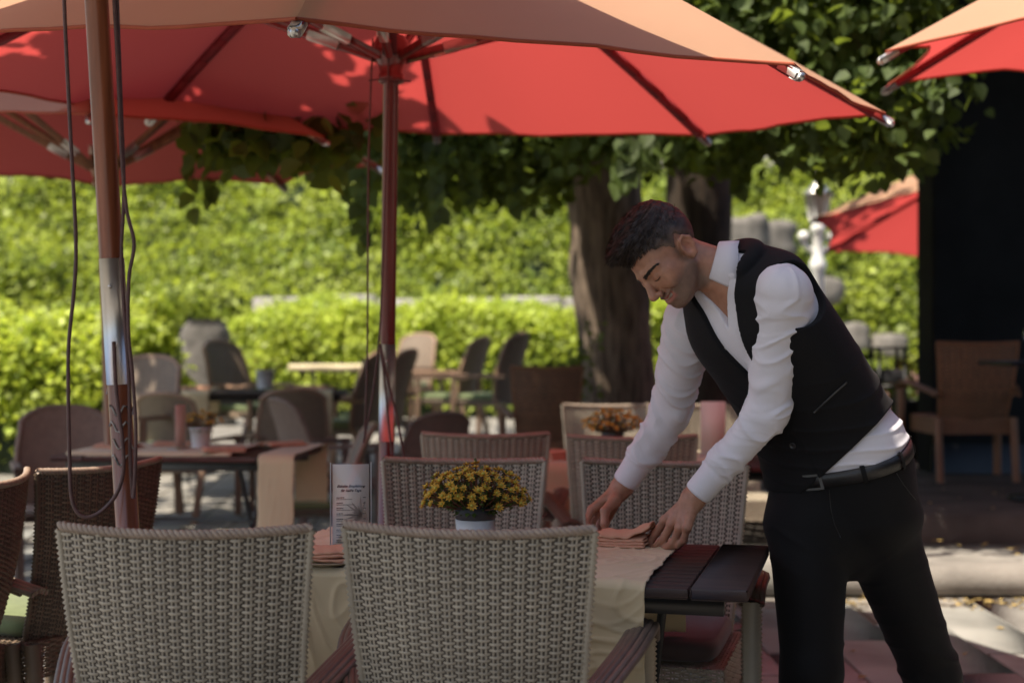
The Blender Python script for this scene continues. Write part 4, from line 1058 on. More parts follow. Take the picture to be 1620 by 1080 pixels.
# ---- shirt
ns1, ns2, ns3 = smooth_noise(101, 8), smooth_noise(102, 8), smooth_noise(103, 8)
def sleeve(P, S, E_, W_, out, seed):
    d0 = np.minimum(cone(P, S, E_, .10, .08), cone(P, E_, W_, .08, .06)); o = d0 + .02; m = d0 < .02
    if m.any(): o[m] = sleeve_near(P[m], S, E_, W_, seed)
    return o
def sleeve_near(P, S, E_, W_, seed):
    """upper and lower sleeve with folds, cuff at the end"""
    L1 = np.linalg.norm(E_ - S); L2 = np.linalg.norm(W_ - E_); a1 = (E_ - S) / L1; a2 = (W_ - E_) / L2
    t1 = np.clip((P - S) @ a1, 0, L1); t2 = np.clip((P - E_) @ a2, 0, L2 - .028)
    r1 = np.interp(t1, [0, .05, .12, .2, L1], [.069, .066, .060, .053, .048]); r2 = np.interp(t2, [0, .05, .12, L2 - .075, L2 - .068, L2 - .028], [.048, .047, .043, .0370, .0360, .0350])
    v1 = P - S - t1[:, None] * a1; v2 = P - E_ - t2[:, None] * a2
    m1 = np.linalg.norm(v1, axis=1); m2 = np.linalg.norm(v2, axis=1)
    e1 = unit(np.cross(a1, a2) + 1e-6); e2 = np.cross(a1, e1)
    ang1 = np.arctan2(v1 @ e2, v1 @ e1); g2 = np.cross(a2, e1); ang2 = np.arctan2(v2 @ g2, v2 @ e1)
    w1 = ns1(P, 13) ; w2 = ns2(P, 15)
    el = np.exp(-((t1 - L1) / .07) ** 2); sh = np.exp(-((t1 - .08) / .07) ** 2)
    def ridge(t, ang, k, nz, sh_): 
        q_ = np.stack([(t + .020 * np.sin(ang + sh_) + .010 * np.cos(2 * ang + seed)) * k, np.cos(ang) * 1.1 + seed, np.sin(ang) * 1.1], 1)
        return np.clip(1 - np.abs(nz(q_, 1.0)) * 1.5, 0, 1) ** 1.6
    f1 = ridge(t1, ang1, 26, ns1, seed) * (.0042 + .0080 * el + .0020 * sh) + ridge(t1, ang1, 52, ns2, seed + 1) * .0020
    el2 = np.exp(-(t2 / .085) ** 2); cf = np.exp(-((t2 - (L2 - .10)) / .05) ** 2); iscuff = np.clip((t2 - (L2 - .088)) / .006, 0, 1)
    f2 = (ridge(t2, ang2, 30, ns2, seed + 2) * (.0040 + .0085 * el2 + .0050 * cf) + ridge(t2, ang2, 60, ns1, seed) * .0018) * (1 - iscuff)
    seamv = .0 
    d1 = m1 - r1 - f1 - .0025 * w1; d2 = m2 - r2 - f2 - .0018 * w2 * (1 - iscuff) - .0022 * iscuff + .0035 * np.exp(-((t2 - (L2 - .092)) / .004) ** 2)
    end = (P - E_) @ a2 - (L2 - .014)
    return smax(smin(d1, d2, .018), end, .002)
def shirt_torso(P):
    d, lev, u, v = torso(P, .0, True)
    puff = .006 * np.exp(-((lev - 1.45) / .35) ** 2) ; crinkle = .004 * (1 - np.abs(np.sin(lev * 11 + 2.2 * ns1(P, 7) + u * 14))) ** 2 * np.clip(2.3 - lev, 0, 1)
    d = d - .003 - puff - crinkle - .0016 * ((np.abs(u - .004) < .016) & (v > .3)) - .0012 * ns2(P, 22)
    d = smax(d, (1.0 - lev) * .08, .01)
    dop = np.where(v > 0, np.abs(u) - .048 * np.clip((lev - 4.35) / 1.4, -.3, 1.2), 1.0)        # open collar
    d = smin(d, cone(P, NB - axN * .06, NB - axN * .004, .080, .064), .02)
    d = smax(d, -dop, .003)
    return smax(d, -cone(P, NB - axN * .012, NT, .056, .058), .004)
def shirt_fn(P):
    d0 = cone(P, TORSO[1][0], TORSO[5][0], .24, .22); d = d0 + .02; m = d0 < .02
    if m.any(): d[m] = shirt_torso(P[m])
    d = smin(d, sleeve(P, SL, EL, WL, None, .6), .022); d = smin(d, sleeve(P, SR, ER, WR, None, 2.1), .022)
    return d
mat('shirt_white', (.66, .64, .68), rough=.75, var=.03, vscale=6, sheen=.15, spec=.25, bump=.06, bscale=420)
shirt, _ = sdf_obj('shirt', shirt_fn, (.24, 3.30, .80), (1.10, 4.02, 1.62), .0040, 'shirt_white', person); shirt.location = off_

# ---- vest
def vest_fn(P):
    d, lev, u, v = torso(P, .0, True)
    wr = .0045 * (1 - np.abs(np.sin(lev * 5.5 + u * 16 + 2.0 * ns2(P, 6)))) ** 2.5 * np.exp(-((lev - 1.9) / .9) ** 2)
    d = d - .0165 - wr - .0016 * ns1(P, 9) - .003 * ((np.abs(u + .012) < .0) )
    lapov = .0022 * np.clip((u + .010) / .004, 0, 1) * np.clip((v - .45) / .3, 0, 1); d = d - lapov
    hem = np.where(v > 0, .74, 1.2)
    d = smax(d, ((P - A(1306, 750, 3.53)) @ unit([.70, -.12, -.70])) * .95, .003)
    hem = hem + np.where(v > .2, .34 * np.clip(1 - np.abs(u + .012) / .030, 0, 1), 0)
    d = smax(d, (hem - lev) * .085, .004)
    d = smax(d, -np.where(v > -.05, np.abs(u + .004) - np.where(lev > 2.72, .078 * np.clip((lev - 2.72) / 2.9, 0, 1.2) ** .9, -.05), 1.0), .002)
    for S, s in ((SL, 1), (SR, -1)):
        Lx = TORSO[4][1] * s; d = smax(d, -ell(P, S + Lx * .040 + V3(0, 0, -.006), (.088, .088, .088)), .004)
    d = smax(d, -cone(P, NB - axN * .03, NT, .067, .062), .003)
    return d
mat('vest_black', (.0062, .006, .0068), rough=.78, var=.08, vscale=8, sheen=.03, spec=.18, bump=.12, bscale=500)
vest, _ = sdf_obj('vest', vest_fn, (.38, 3.28, .86), (1.16, 3.98, 1.62), .0042, 'vest_black', person); vest.location = off_
# ---- trousers
def trousers_fn(P):
    d, lev, u, v = torso(P, .0, True); d = d - .006
    for Hh, K, An, sd in ((HR, KR, AR_, 1), (HL, KL, AL_, 2)):
        a1 = unit(K - Hh); L1 = np.linalg.norm(K - Hh); t = np.clip((P - Hh) @ a1, 0, L1)
        fold = .0060 * (1 - np.abs(np.sin(t * 30 + 6 * (P[:, 0] * (1 if sd == 1 else -1)) + 1.8 * ns1(P, 6)))) ** 2.2 * (np.exp(-(t / .12) ** 2) * .7 + np.exp(-((t - L1) / .12) ** 2) + .25) * np.clip(.5 + .6 * ns2(P, 8), .1, 1.2)
        r = np.interp(t, [0, .10, L1], [.106, .095, .074] if sd == 1 else [.104, .095, .072])
        leg = np.linalg.norm(P - Hh - t[:, None] * a1, axis=1) - r - fold
        leg = smin(leg, cone(P, K, An, .074 if sd == 1 else .072, .068), .03)
        d = smin(d, leg, .055)
    d = smin(d, cone(P, A(1325, 850, 3.68), A(1345, 868, 3.70), .088, .080), .03)
    d = smax(d, (lev - 1.12) * .085, .003)
    return smax(d, .06 - P[:, 2], .004)
mat('trousers_black', (.0048, .0046, .005), rough=.75, var=.1, vscale=8, sheen=.03, spec=.18, bump=.1, bscale=500)
trs, _ = sdf_obj('trousers', trousers_fn, (.58, 3.36, .03), (1.44, 4.26, 1.12), .0055, 'trousers_black', person); trs.location = off_

def on_surface(fn, px, py, d0=3.2, d1=4.2):
    """first point of a surface along the line of sight to that place, with its normal"""
    o = np.array([0, 0, 1.28]); dr = unit(A(px, py, 1.0) - o); t = d0
    for _ in range(120):
        s = float(fn((o + dr * t)[None])[0]); t += s * .6
        if abs(s) < 2e-4 or t > d1 + .5: break
    p = o + dr * t; e = 1e-3; g = unit([float(fn((p + e * v)[None])[0]) - s for v in np.eye(3)])
    return Vector(p), Vector(g)
def disc(name, fn, px, py, r, m, parent):
    p, g = on_surface(fn, px, py); q = g.to_track_quat('Z', 'Y')
    mb = MB().lathe([(.001, .0012), (r * .62, .0012), (r * .68, .0022), (r * .92, .0024), (r, .0012), (r, -.001)], 18, cap=False)
    o = mb.build(name, m, parent, smooth=True); o.rotation_mode = 'QUATERNION'; o.rotation_quaternion = q; o.location = p + off_ - Vector(parent.location if parent is not person else (0, 0, 0)); return o
mat('button_black', (.02, .02, .022), rough=.3); mat('button_white', (.6, .58, .55), rough=.3)
for a, c in ((1231, 666), (1254, 705)): disc('button', vest_fn, a, c, .0085, 'button_black', vest)
disc('button', shirt_fn, 1147, 552, .0055, 'button_white', shirt)
def seam(name, fn, pts, r, m, parent, lift=.0):
    P = []
    for a, c in pts:
        p, g = on_surface(fn, a, c); P.append(p + g * lift + off_ - Vector(parent.location))
    return MB().tube(spline(P, 4), r, 6, flat=.6).build(name, m, parent, smooth=True)
seam('pocket_welt', vest_fn, [(1288, 652), (1304, 637), (1322, 620), (1340, 604)], .0042, 'button_black', vest, .001)
seam('pocket_seam', trousers_fn, [(1418, 748), (1428, 764), (1440, 780), (1450, 792)], .0016, 'button_black', trs)
seam('fly_seam', trousers_fn, [(1312, 775), (1314, 800), (1320, 828), (1330, 850)], .0016, 'button_black', trs)
# ---- belt with loops and buckle
c, Lb, Fb, a_, b_ = TORSO[1]; upb = unit(TORSO[2][0] - TORSO[0][0]); G = []
def beltp(th, g, z):
    n_ = 2.4; cs, sn = math.cos(th), math.sin(th)
    return c + Lb * math.copysign(abs(cs) ** (2 / n_), cs) * (a_ + g) + Fb * math.copysign(abs(sn) ** (2 / n_), sn) * (b_ + g) + upb * (z - .004)
prof = [(.005, -.018), (.0125, -.017), (.0135, 0), (.0125, .017), (.005, .018)]
for k in range(96):
    G.append([beltp(2 * PI * k / 96, g, z) for g, z in prof])
mat('leather', (.012, .011, .011), rough=.42, var=.15, vscale=40, bump=.15, bscale=120)
belt = MB().grid(G, closeu=True).build('belt', 'leather', person, smooth=True); belt.location = off_
for th in (R(20), R(-20), R(62), R(128), R(165)):
    MB().grid([[beltp(th + s, g + .003, z * 1.25) for g, z in prof] for s in (-.035, .035)]).build('belt_loop', 'trousers_black', belt)
bk_ = MB(); 
for s0, s1, z0, z1 in ((-.10, -.075, -.02, .02), (.075, .10, -.02, .02), (-.10, .10, .015, .021), (-.10, .10, -.021, -.015)):
    bk_.grid([[beltp(R(96) + s0 + (s1 - s0) * k / 6, .0145, z0 + (z1 - z0) * j) for j in (0, 1)] for k in range(7)])
bk_.build('buckle', 'grey_metal', belt)
# ---- collar: band round the neck with a folded leaf, open at the throat
front = unit(TORSO[5][2] - axN * (TORSO[5][2] @ axN)); side = unit(np.cross(axN, front))
if side @ TORSO[5][1] < 0: side = -side
def ring(th, r, h): return NB + axN * h + (front * math.cos(th) + side * math.sin(th)) * r
rows = []
for k in range(61):
    th = R(20) + (2 * PI - R(40)) * k / 60; e = max(0, 1 - min(k, 60 - k) / 15.0)           # 1 at the open ends
    s = 1 - .06 * e
    rows.append([ring(th, .0640 * s, -.010), ring(th, .0625 * s, .018), ring(th, .0640 * s, .036 - .004 * e), ring(th, .0690 * s, .034 - .004 * e),
                 ring(th, .0775 * s + .002 * e, .010 - .012 * e), ring(th, .0850 * s + .006 * e, -.012 - .030 * e)])
collar = MB().grid(rows).build('collar', 'shirt_white', shirt, smooth=True); md = collar.modifiers.new('t', 'SOLIDIFY'); md.thickness = .0022; md.offset = 0
# ---- hair, brows, lashes, teeth
mat('hair', (.040, .029, .023), rough=.55, var=.3, vscale=60, spec=.4)
_n = MAT['hair'].node_tree.nodes; _l = MAT['hair'].node_tree.links; _b = _n['Principled BSDF']; _s = _b.inputs['Base Color'].links[0].from_socket      # clipped short and greyer at the sides
_a = _n.new('ShaderNodeAttribute'); _a.attribute_name = 'fade'; _x = _n.new('ShaderNodeMix'); _x.data_type = 'RGBA'; _l.new(_a.outputs['Fac'], _x.inputs['Factor']); _l.new(_s, _x.inputs['A']); _x.inputs['B'].default_value = (.19, .125, .095, 1); _l.new(_x.outputs['Result'], _b.inputs['Base Color'])
def hair_line(q): return np.interp(q[:, 0], [-.12, -.075, -.045, -.020, -.002, .010, .022, .040, .060, .10], [-.050, -.040, -.010, .020, .012, -.004, .018, .034, .056, .070])
def fade_attr(o, P):
    q = toH(P); f = np.clip(1 - (q[:, 2] - hair_line(q)) / .040, 0, 1) * np.clip((.045 - q[:, 0]) / .02, 0, 1) * .85
    a = o.data.attributes.new('fade', 'FLOAT', 'POINT'); a.data.foreach_set('value', f.astype(np.float32))
hn = smooth_noise(55, 8)
mat('hair_strand', (.080, .058, .046), rough=.5, var=.35, vscale=90, spec=.4, island=.5)
def hair_fn(P):
    q0 = toH(P); q = mir(q0)
    d = ell(q, (-.014, 0, .038), (.1035, .0795, .0905)); d = smin(d, ell(q, (.048, 0, .100), (.056, .056, .026)), .026); d = smin(d, ell(q, (-.02, 0, .095), (.075, .058, .042)), .03)
    line = np.interp(q[:, 0], [-.12, -.075, -.045, -.020, -.002, .010, .022, .040, .060, .10], [-.050, -.040, -.010, .020, .012, -.004, .018, .034, .056, .070]) - .010 * (q[:, 1] < .04) * (q[:, 0] > .03)
    line = line + .0035 * hn(q0, 190) + .002 * hn(q0, 420)
    d = smax(d, (line - q[:, 2]) * .5, .010)
    return d - (.0018 * hn(q0 * V3(.22, 1.6, 1.3), 150) + .0007 * hn(q0, 260)) * np.clip((q[:, 2] - .02) / .04, .15, 1)
lo = CH - .17; hi = CH + .17
hair, HP = sdf_obj('hair', hair_fn, lo, hi, .0032, 'hair', person); hair.location = off_
fade_attr(hair, HP)
rg = np.random.RandomState(9); k = 14000; e = 1e-3
hq = toH(HP); w_ = np.where(hq[:, 2] > .05, 1.0, .5); w_ /= w_.sum(); idx = rg.choice(len(HP), k, p=w_); hp = HP[idx]; base = hair_fn(hp)
g = np.stack([hair_fn(hp + e * v) - base for v in np.eye(3)], 1); g /= np.linalg.norm(g, axis=1, keepdims=True); hq = toH(hp)
topn = np.clip((hq[:, 2] - .04) / .05, 0, 1); ln = (.007 + .020 * topn) * rg.uniform(.6, 1.2, k)
dirs = g * .30 + fH * (.70 * topn + .1)[:, None] - uH * (.6 * (1 - topn))[:, None] + rg.normal(0, .13, (k, 3)); dirs /= np.linalg.norm(dirs, axis=1, keepdims=True)
root_ = hp - g * .003; sd = np.cross(dirs, g); sd /= np.linalg.norm(sd, axis=1, keepdims=True) + 1e-9; wd = .0009
Vh = np.stack([root_ - sd * wd, root_ + sd * wd, root_ + dirs * ln[:, None] * .6 + sd * wd * .7, root_ + dirs * ln[:, None] * .6 - sd * wd * .7, root_ + (dirs * 1.0 - g * .12) * ln[:, None]], 1).reshape(-1, 3)
Fh = []
for i in range(k): o = i * 5; Fh += [(o, o + 1, o + 2, o + 3), (o + 3, o + 2, o + 4)]
me = bpy.data.meshes.new('hair_strands'); fast_mesh(me, Vh, Fh); me.materials.append(MAT['hair_strand']); hs_ = link('hair_strands', me, hair); fade_attr(hs_, Vh); tag(hs_, kind='stuff')
def snap(p, lift=.0006):
    p = np.atleast_2d(np.asarray(p, float))
    for _ in range(4):
        d = head(p); e_ = 5e-4; g_ = np.stack([head(p + e_ * v) - d for v in np.eye(3)], 1); g_ /= np.linalg.norm(g_, axis=1, keepdims=True); p = p - (d - lift)[:, None] * g_
    return p
for s in (-1, 1):
    eb = MB()
    t = rg.uniform(0, 1, 300); pp = np.stack([.0960 - .026 * t ** 1.7, s * (.010 + .046 * t), .0105 + .005 * np.sin(PI * t * .8) + rg.normal(0, 1, 300) * .0019 * (1 - .5 * t)], 1)
    dd = np.stack([-.1 - .3 * t, np.full(300, s * .8), .35 - .6 * t], 1); dd *= (rg.uniform(.005, .009, 300) / np.linalg.norm(dd, axis=1))[:, None]
    P0s = snap(CH + pp @ HM); P1s = snap(CH + (pp + dd) @ HM, .0014)
    for P0, P1 in zip(P0s, P1s): eb.tube([P0, (P0 + P1) / 2, P1], [.0007, .0006, .0003], 3, cap=False)
    o = eb.build('eyebrow', 'hair', person); o.location = off_
    el_ = MB().tube([Vector(q_) for q_ in snap([fromH(*p) for p in [(.0900, s * .019, -.0125), (.0918, s * .026, -.0145), (.0895, s * .035, -.0145), (.0840, s * .044, -.0120)]], .0003)], [.0008, .0014, .0016, .0009], 5).build('eyelash', 'hair', person); el_.location = off_
mat('teeth', (.70, .66, .58), rough=.25, var=.02)
th_ = MB(); 
for i in range(-5, 6):
    a0 = i * .0042; x = .0915 - 7.5 * a0 * a0; th_.box(fromH(x, a0, -.0672 + 5 * a0 * a0), (.0032, .0040, .0068), Matrix(HM.T.tolist()), bev=.0008)
te = th_.build('teeth', 'teeth', person); te.location = off_
# ---- shoes
mat('shoe', (.012, .011, .010), rough=.3, coat=.4)
for An, K, lab in ((AR_, KR, 0), (AL_, KL, 1)):
    hd = unit(V3(-.45, -.9, 0)) if lab == 0 else unit(V3(-.1, -1, 0)); sdv = V3(-hd[1], hd[0], 0)
    def shoe_fn(P, An=An, hd=hd, sdv=sdv):
        q = P - V3(An[0], An[1], 0); x = q @ hd; y = q @ sdv; z = q[:, 2]; Q = np.stack([x, y, z], 1)
        d = smin(cone(Q, (-.05, 0, .045), (.16, 0, .032), .042, .036), cone(Q, (-.02, 0, .05), (-.02, 0, .13), .046, .050), .04)
        return smax(d, .002 - z, .006)
    o, _ = sdf_obj('shoe', shoe_fn, (An[0] - .3, An[1] - .34, -.005), (An[0] + .3, An[1] + .3, .20), .009, 'shoe', person); o.location = off_
# ================================================================ things on the tables
def table_runner(label, root, lx0, lx1, half, H, drop_n, drop_f, seed, nx=90, ny=150, group=None, m='runner', amp=.0022):
    """cloth laid across a table: hangs over the near and the far edge"""
    q1, q2 = smooth_noise(seed, 8), smooth_noise(seed + 1, 8)
    L = drop_n + 2 * half + drop_f; u, t = np.meshgrid(np.linspace(lx0, lx1, nx), np.linspace(0, L, ny), indexing='ij'); rr = .012
    near = t < drop_n; far = t > drop_n + 2 * half; z3 = np.zeros_like(u)
    y = np.where(near, -half - rr, np.where(far, half + rr, -half + t - drop_n)); z = np.where(near, H - (drop_n - t), np.where(far, H - (t - drop_n - 2 * half), H + .004))
    y = y - np.where(near, .0096 * np.sin(u * 14 + 1) * (drop_n - t) / drop_n + .02 * (drop_n - t), 0) + np.where(far, .010 * np.sin(u * 15) * (t - drop_n - 2 * half) / max(.01, drop_f), 0)
    p = np.stack([u, t, z3], -1); w_ = np.stack([.02 * q1(p, 9), .02 * q2(p, 9), z3], -1)
    e = amp * ((1 - np.abs(np.sin(7.5 * q2(p + w_, 15) + 9 * u))) ** 3 * 1.3 + (1 - np.abs(np.sin(6.5 * q1(p + w_, 24) + 30 * t))) ** 3 * .8) + amp * .12 * q1(p, 70)
    uu = u + .0016 * np.sin(t * 31 + seed) + .0012 * np.sin(t * 83)
    G = np.stack([uu, np.where(near, y - e - amp, np.where(far, y + e + amp, y)), np.where(near | far, z, z + e + amp * 1.5)], -1)
    o = MB().grid(G).build('table_runner', m, None, smooth=True)
    o.location = root.location; o.rotation_euler = root.rotation_euler
    md = o.modifiers.new('thickness', 'SOLIDIFY'); md.thickness = .002; md.offset = 1
    return tag(o, label, 'table runner', 'table runners')
table_runner('pale yellow crinkled runner hanging over the front of the main table', tmain, -.52, .485, TD / 2, .74, .30, .245, 4, nx=220, ny=270, amp=.0032)

# ---- potted sedum
def star(petals, r, seed):
    rg = np.random.RandomState(seed); mb = MB()
    for k in range(petals):
        a = 2 * PI * k / petals + rg.uniform(-.15, .15); el = rg.uniform(.15, .75); L = r * rg.uniform(.8, 1.1); wd = r * .20
        d = np.array([math.cos(a) * math.cos(el), math.sin(a) * math.cos(el), math.sin(el)]); s = np.array([-math.sin(a), math.cos(a), 0]) * wd; u = np.cross(s, d); u /= np.linalg.norm(u)
        mb.add([d * .1 * L, d * .5 * L + s, d * L, d * .5 * L - s, d * .5 * L + u * wd * .7], [(0, 1, 4), (1, 2, 4), (2, 3, 4), (3, 0, 4)])
    return mb
def sedum_pot(label, loc, Rd, nf, hero=True, band=True, pot=(.052, .044, .130), flat=.58, group='potted yellow sedums'):
    root = thing('flower_pot', label, 'flower pot', loc, 0, group); rg = np.random.RandomState(nf)
    r1, r0, h = pot; hb = h * .72
    if band:
        MB().lathe([(r0, 0), (r0 + (r1 - r0) * .72, hb), (r0 + (r1 - r0) * .72 - .004, hb)], 32).build('pot', 'pot_white', root, smooth=True)
        MB().lathe([(r1 - .004, hb + .0005), (r1 - .002, hb + .004), (r1, h), (r1 - .006, h), (r1 - .008, h - .015)], 32, cap=False).build('pot_rim', 'pot_grey', root, smooth=True)
    else:
        MB().lathe([(r0, 0), (r1, h), (r1 + .003, h), (r1 + .003, h - .012), (r1 - .004, h), (r1 - .006, h - .01)], 28, cap=False).build('pot', 'pot_white', root, smooth=True)
    MB().lathe([(.001, h - .012), (r1 - .007, h - .012)], 24, cap=False).build('soil', 'soil', root)
    st = MB(); lp, ld, ln, ls_ = [], [], [], []
    var = [star(11, .0165, k).mesh('flower', 'petal') for k in range(4)]
    core = MB().sphere((0, 0, .0035), .0042, 5).mesh('flower_centre', 'petal_core')
    spots = []; tries = 0
    while len(spots) < nf and tries < 4000:
        tries += 1; a = rg.uniform(0, 2 * PI); ph = math.acos(rg.uniform(-.02, 1.0)); v = Vector((math.sin(ph) * math.cos(a), math.sin(ph) * math.sin(a), math.cos(ph)))
        p = Vector((v.x * Rd, v.y * Rd * .8, h + .004 + v.z * Rd * flat + .01)) * 1.0; p += Vector((rg.normal(0, .004), rg.normal(0, .004), rg.normal(0, .006)))
        if all((p - q).length > .0205 for q, _ in spots): spots.append((p, v))
    for p, v in spots:
        b = Vector((p.x * .25, p.y * .25, h - .012)); P = spline([b, b.lerp(p, .5) + Vector((v.x, v.y, 0)) * .012, p], 4)
        st.tube(P, .0016, 5)
        if hero or True:
            f = link('flower', var[rg.randint(4)], root); f.location = p
            q = (v + Vector((0, -.25, .5))).to_track_quat('Z', 'Y'); f.rotation_mode = 'QUATERNION'; f.rotation_quaternion = q; sc_ = rg.uniform(.75, 1.1); f.scale = (sc_,) * 3
            if hero: link('flower_centre', core, f)
        for k in range(16 if hero else 6):
            t = rg.uniform(.2, .98); c = b.lerp(p, t); lp.append(c + Vector((rg.normal(0, .006), rg.normal(0, .006), rg.normal(0, .005)))); ld.append((v.x + rg.normal(0, .7), v.y + rg.normal(0, .7), rg.normal(.3, .5))); ln.append(rg.normal(0, .5, 3) + np.array([0, -.3, .8])); ls_.append(rg.uniform(.009, .017))
    for k in range(120 if hero else 30):       # greener leaves spilling over the rim
        a = rg.uniform(0, 2 * PI); rr = rg.uniform(.75, 1.25) * r1; lp.append(Vector((math.cos(a) * rr, math.sin(a) * rr, h + rg.uniform(-.022, .018)))); ld.append((math.cos(a), math.sin(a), rg.uniform(-.8, .4))); ln.append((math.cos(a), math.sin(a), 1)); ls_.append(rg.uniform(.012, .020))
    st.build('stems', 'sedum_stem', root, smooth=True)
    leaves_obj('leaves', np.array([tuple(p) for p in lp]), np.array(ld, float), np.array(ln, float), np.array(ls_), LEAF4, 'sedum_leaf', root)
    return root
pot_main = sedum_pot('round dome of yellow star flowers in a white and grey pot, main table', (atx(752, 3.52), 3.52, .7475), .125, 105)

# ---- menu card in a clear stand
am_ = bpy.data.materials.new('acrylic'); am_.use_nodes = True; MAT['acrylic'] = am_
_n = am_.node_tree.nodes; _l = am_.node_tree.links; _n.remove(_n['Principled BSDF'])
_t = _n.new('ShaderNodeBsdfTransparent'); _g = _n.new('ShaderNodeBsdfGlossy'); _g.inputs['Roughness'].default_value = .08; _m = _n.new('ShaderNodeMixShader'); _m.inputs[0].default_value = .06
_l.new(_t.outputs[0], _m.inputs[1]); _l.new(_g.outputs[0], _m.inputs[2]); _l.new(_m.outputs[0], _n['Material Output'].inputs[0])
def text_mesh(body, size, shear=.0, bold=.0):
    cu = bpy.data.curves.new('lettering', 'FONT'); cu.body = body; cu.size = size; cu.align_x = 'CENTER'; cu.shear = shear; cu.offset = bold; cu.extrude = .0002
    ob = bpy.data.objects.new('lettering_tmp', cu); COL.objects.link(ob)
    me = bpy.data.meshes.new_from_object(ob.evaluated_get(bpy.context.evaluated_depsgraph_get())); bpy.data.objects.remove(ob); bpy.data.curves.remove(cu)
    me.materials.clear(); me.materials.append(MAT['ink']); return me
def menu(label, loc, rz, w_=.098, h=.212, hero=True, group='menu stands'):
    root = thing('menu_stand', label, 'menu stand', loc, rz, group)
    MB().box((0, 0, h / 2 + .012), (w_ - .006, .0012, h - .004)).build('card', 'paper', root)
    if hero:
        fr = MB().box((0, -.0024, h / 2 + .012), (w_, .0014, h + .004), bev=.0004); fr.build('front_pane', 'acrylic', root)
        for sx in (-1, 1): MB().box((sx * (w_ / 2 + .002), 0, h / 2 + .012), (.003, .008, h + .006), bev=.0008).build('edge_strip', 'ceramic', root)
    MB().box((0, .012, .006), (w_ + .004, .06, .010), bev=.002).build('base', 'ceramic' if not hero else 'pot_grey', root)
    if hero:
        card = root.children[0]
        def put(me, x, z, name):
            o = link(name, me, card, (x, -.00095, z)); o.rotation_euler = (R(90), 0, 0); return o
        put(text_mesh('Eiskalte Empfehlung', .0088, .35, .00022), .0, h - .048, 'heading')
        put(text_mesh('für heiße Tage', .0088, .35, .00022), .0, h - .059, 'heading')
        rg = np.random.RandomState(3); z = h - .074; bars = MB()
        for k in range(9):
            x = -.036; xe = x + rg.uniform(.012, .022)
            while x < xe: wd = rg.uniform(.0015, .004); bars.box((x + wd / 2, -.0009, z), (wd, .0003, .0022)); x += wd + .0008
            bars.box((.034, -.0009, z), (.007, .0003, .0018))
            x = -.036; xe = x + rg.uniform(.035, .062)
            while x < xe: wd = rg.uniform(.001, .0035); bars.box((x + wd / 2, -.0009, z - .0045), (wd, .0003, .0014)); x += wd + .0007
            z -= .0135
        bars.build('menu_lines', 'ink', card)
        sp = MB(); c = Vector((.026, 0, h * .44))
        for k in range(11):
            a = R(75 + k * 17); L = .052 * (.75 + .25 * math.sin(k * 2.2)); d = Vector((math.cos(a), 0, math.sin(a))); s = Vector((-d.z, 0, d.x)) * .006
            sp.add([tuple(c + Vector((0, -.0008, 0)) + s), tuple(c + Vector((0, -.0008, 0)) - s), tuple(c + d * L + Vector((0, -.0008, 0)))], [(0, 1, 2)])
        sp.add([(c.x + .018 * math.cos(2 * PI * k / 14) * .9, -.00078, c.z - .012 + .03 * math.sin(2 * PI * k / 14)) for k in range(14)], [tuple(range(14))])
        sp.build('print', 'print_brown', card)
    return root
menu('clear stand with a printed menu card on the main table', (atx(555, 3.60), 3.60, .7475), R(8))

# ---- napkins, cutlery, plate
def fold_cloth(name, label, loc, rz, lx, ly, th, seed, cat='napkin', group='folded peach napkins', layers=3, wedge=.0):
    root = thing(name, label, cat, loc, rz, group); q = smooth_noise(seed, 7)
    for k in range(layers):
        G = []; nx, ny = 26, 18; sh = .006 * k
        for i in range(nx):
            row = []
            for j in range(ny):
                u, v = i / (nx - 1), j / (ny - 1); x = (u - .5) * lx * (1 - .03 * k); y = (v - .5) * ly * (1 - .05 * k) + sh
                z = th * k + .0018 * float(q((x * 30, y * 30, k), 1)) + .012 * math.sin(PI * v) * (.4 + .3 * k) + wedge * u * v
                x += .002 * math.sin(v * 21 + k); y += .002 * math.sin(u * 27 + k * 2)
                row.append((x, y, z))
            G.append(row)
        o = MB().grid(G).build('fold', 'napkin', root, smooth=True); md = o.modifiers.new('t', 'SOLIDIFY'); md.thickness = th * .7; md.offset = 1
    return root
nk = fold_cloth('napkin', 'peach napkin folded round cutlery under the waiter hands', (.283, 3.70, .752), R(-20), .15, .115, .006, 3)
# raised flap of the fold with the cutlery sticking out to the left
G = []
for i in range(16):
    u = i / 15; row = []
    for j in range(10):
        v = j / 9; x = -.05 + .135 * u; y = -.035 + .075 * v; z = .022 + .018 * math.sin(PI * v) + .030 * max(0, u - .55) / .45 * (1 - .3 * v) + .002 * math.sin(u * 20 + v * 9); row.append((x, y, z))
    G.append(row)
fo = MB().grid(G).build('flap', 'napkin', nk, smooth=True); md = fo.modifiers.new('t', 'SOLIDIFY'); md.thickness = .003
def fork(label, loc, rot):
    root = thing('fork', label, 'fork', loc, 0, 'cutlery'); root.rotation_euler = rot
    MB().tube([(0, 0, 0), (.05, 0, .001), (.10, 0, .004), (.125, 0, .003)], [.0050, .0042, .0028, .0034], 8, flat=.4).build('handle', 'steel', root, smooth=True)
    MB().box((.137, 0, .002), (.026, .021, .0022), bev=.001).build('bowl', 'steel', root)
    for k in range(4): MB().tube([(.149, -.0085 + .0057 * k, .002), (.185, -.0085 + .0057 * k, .006)], .0016, 6).build('tine', 'steel', root)
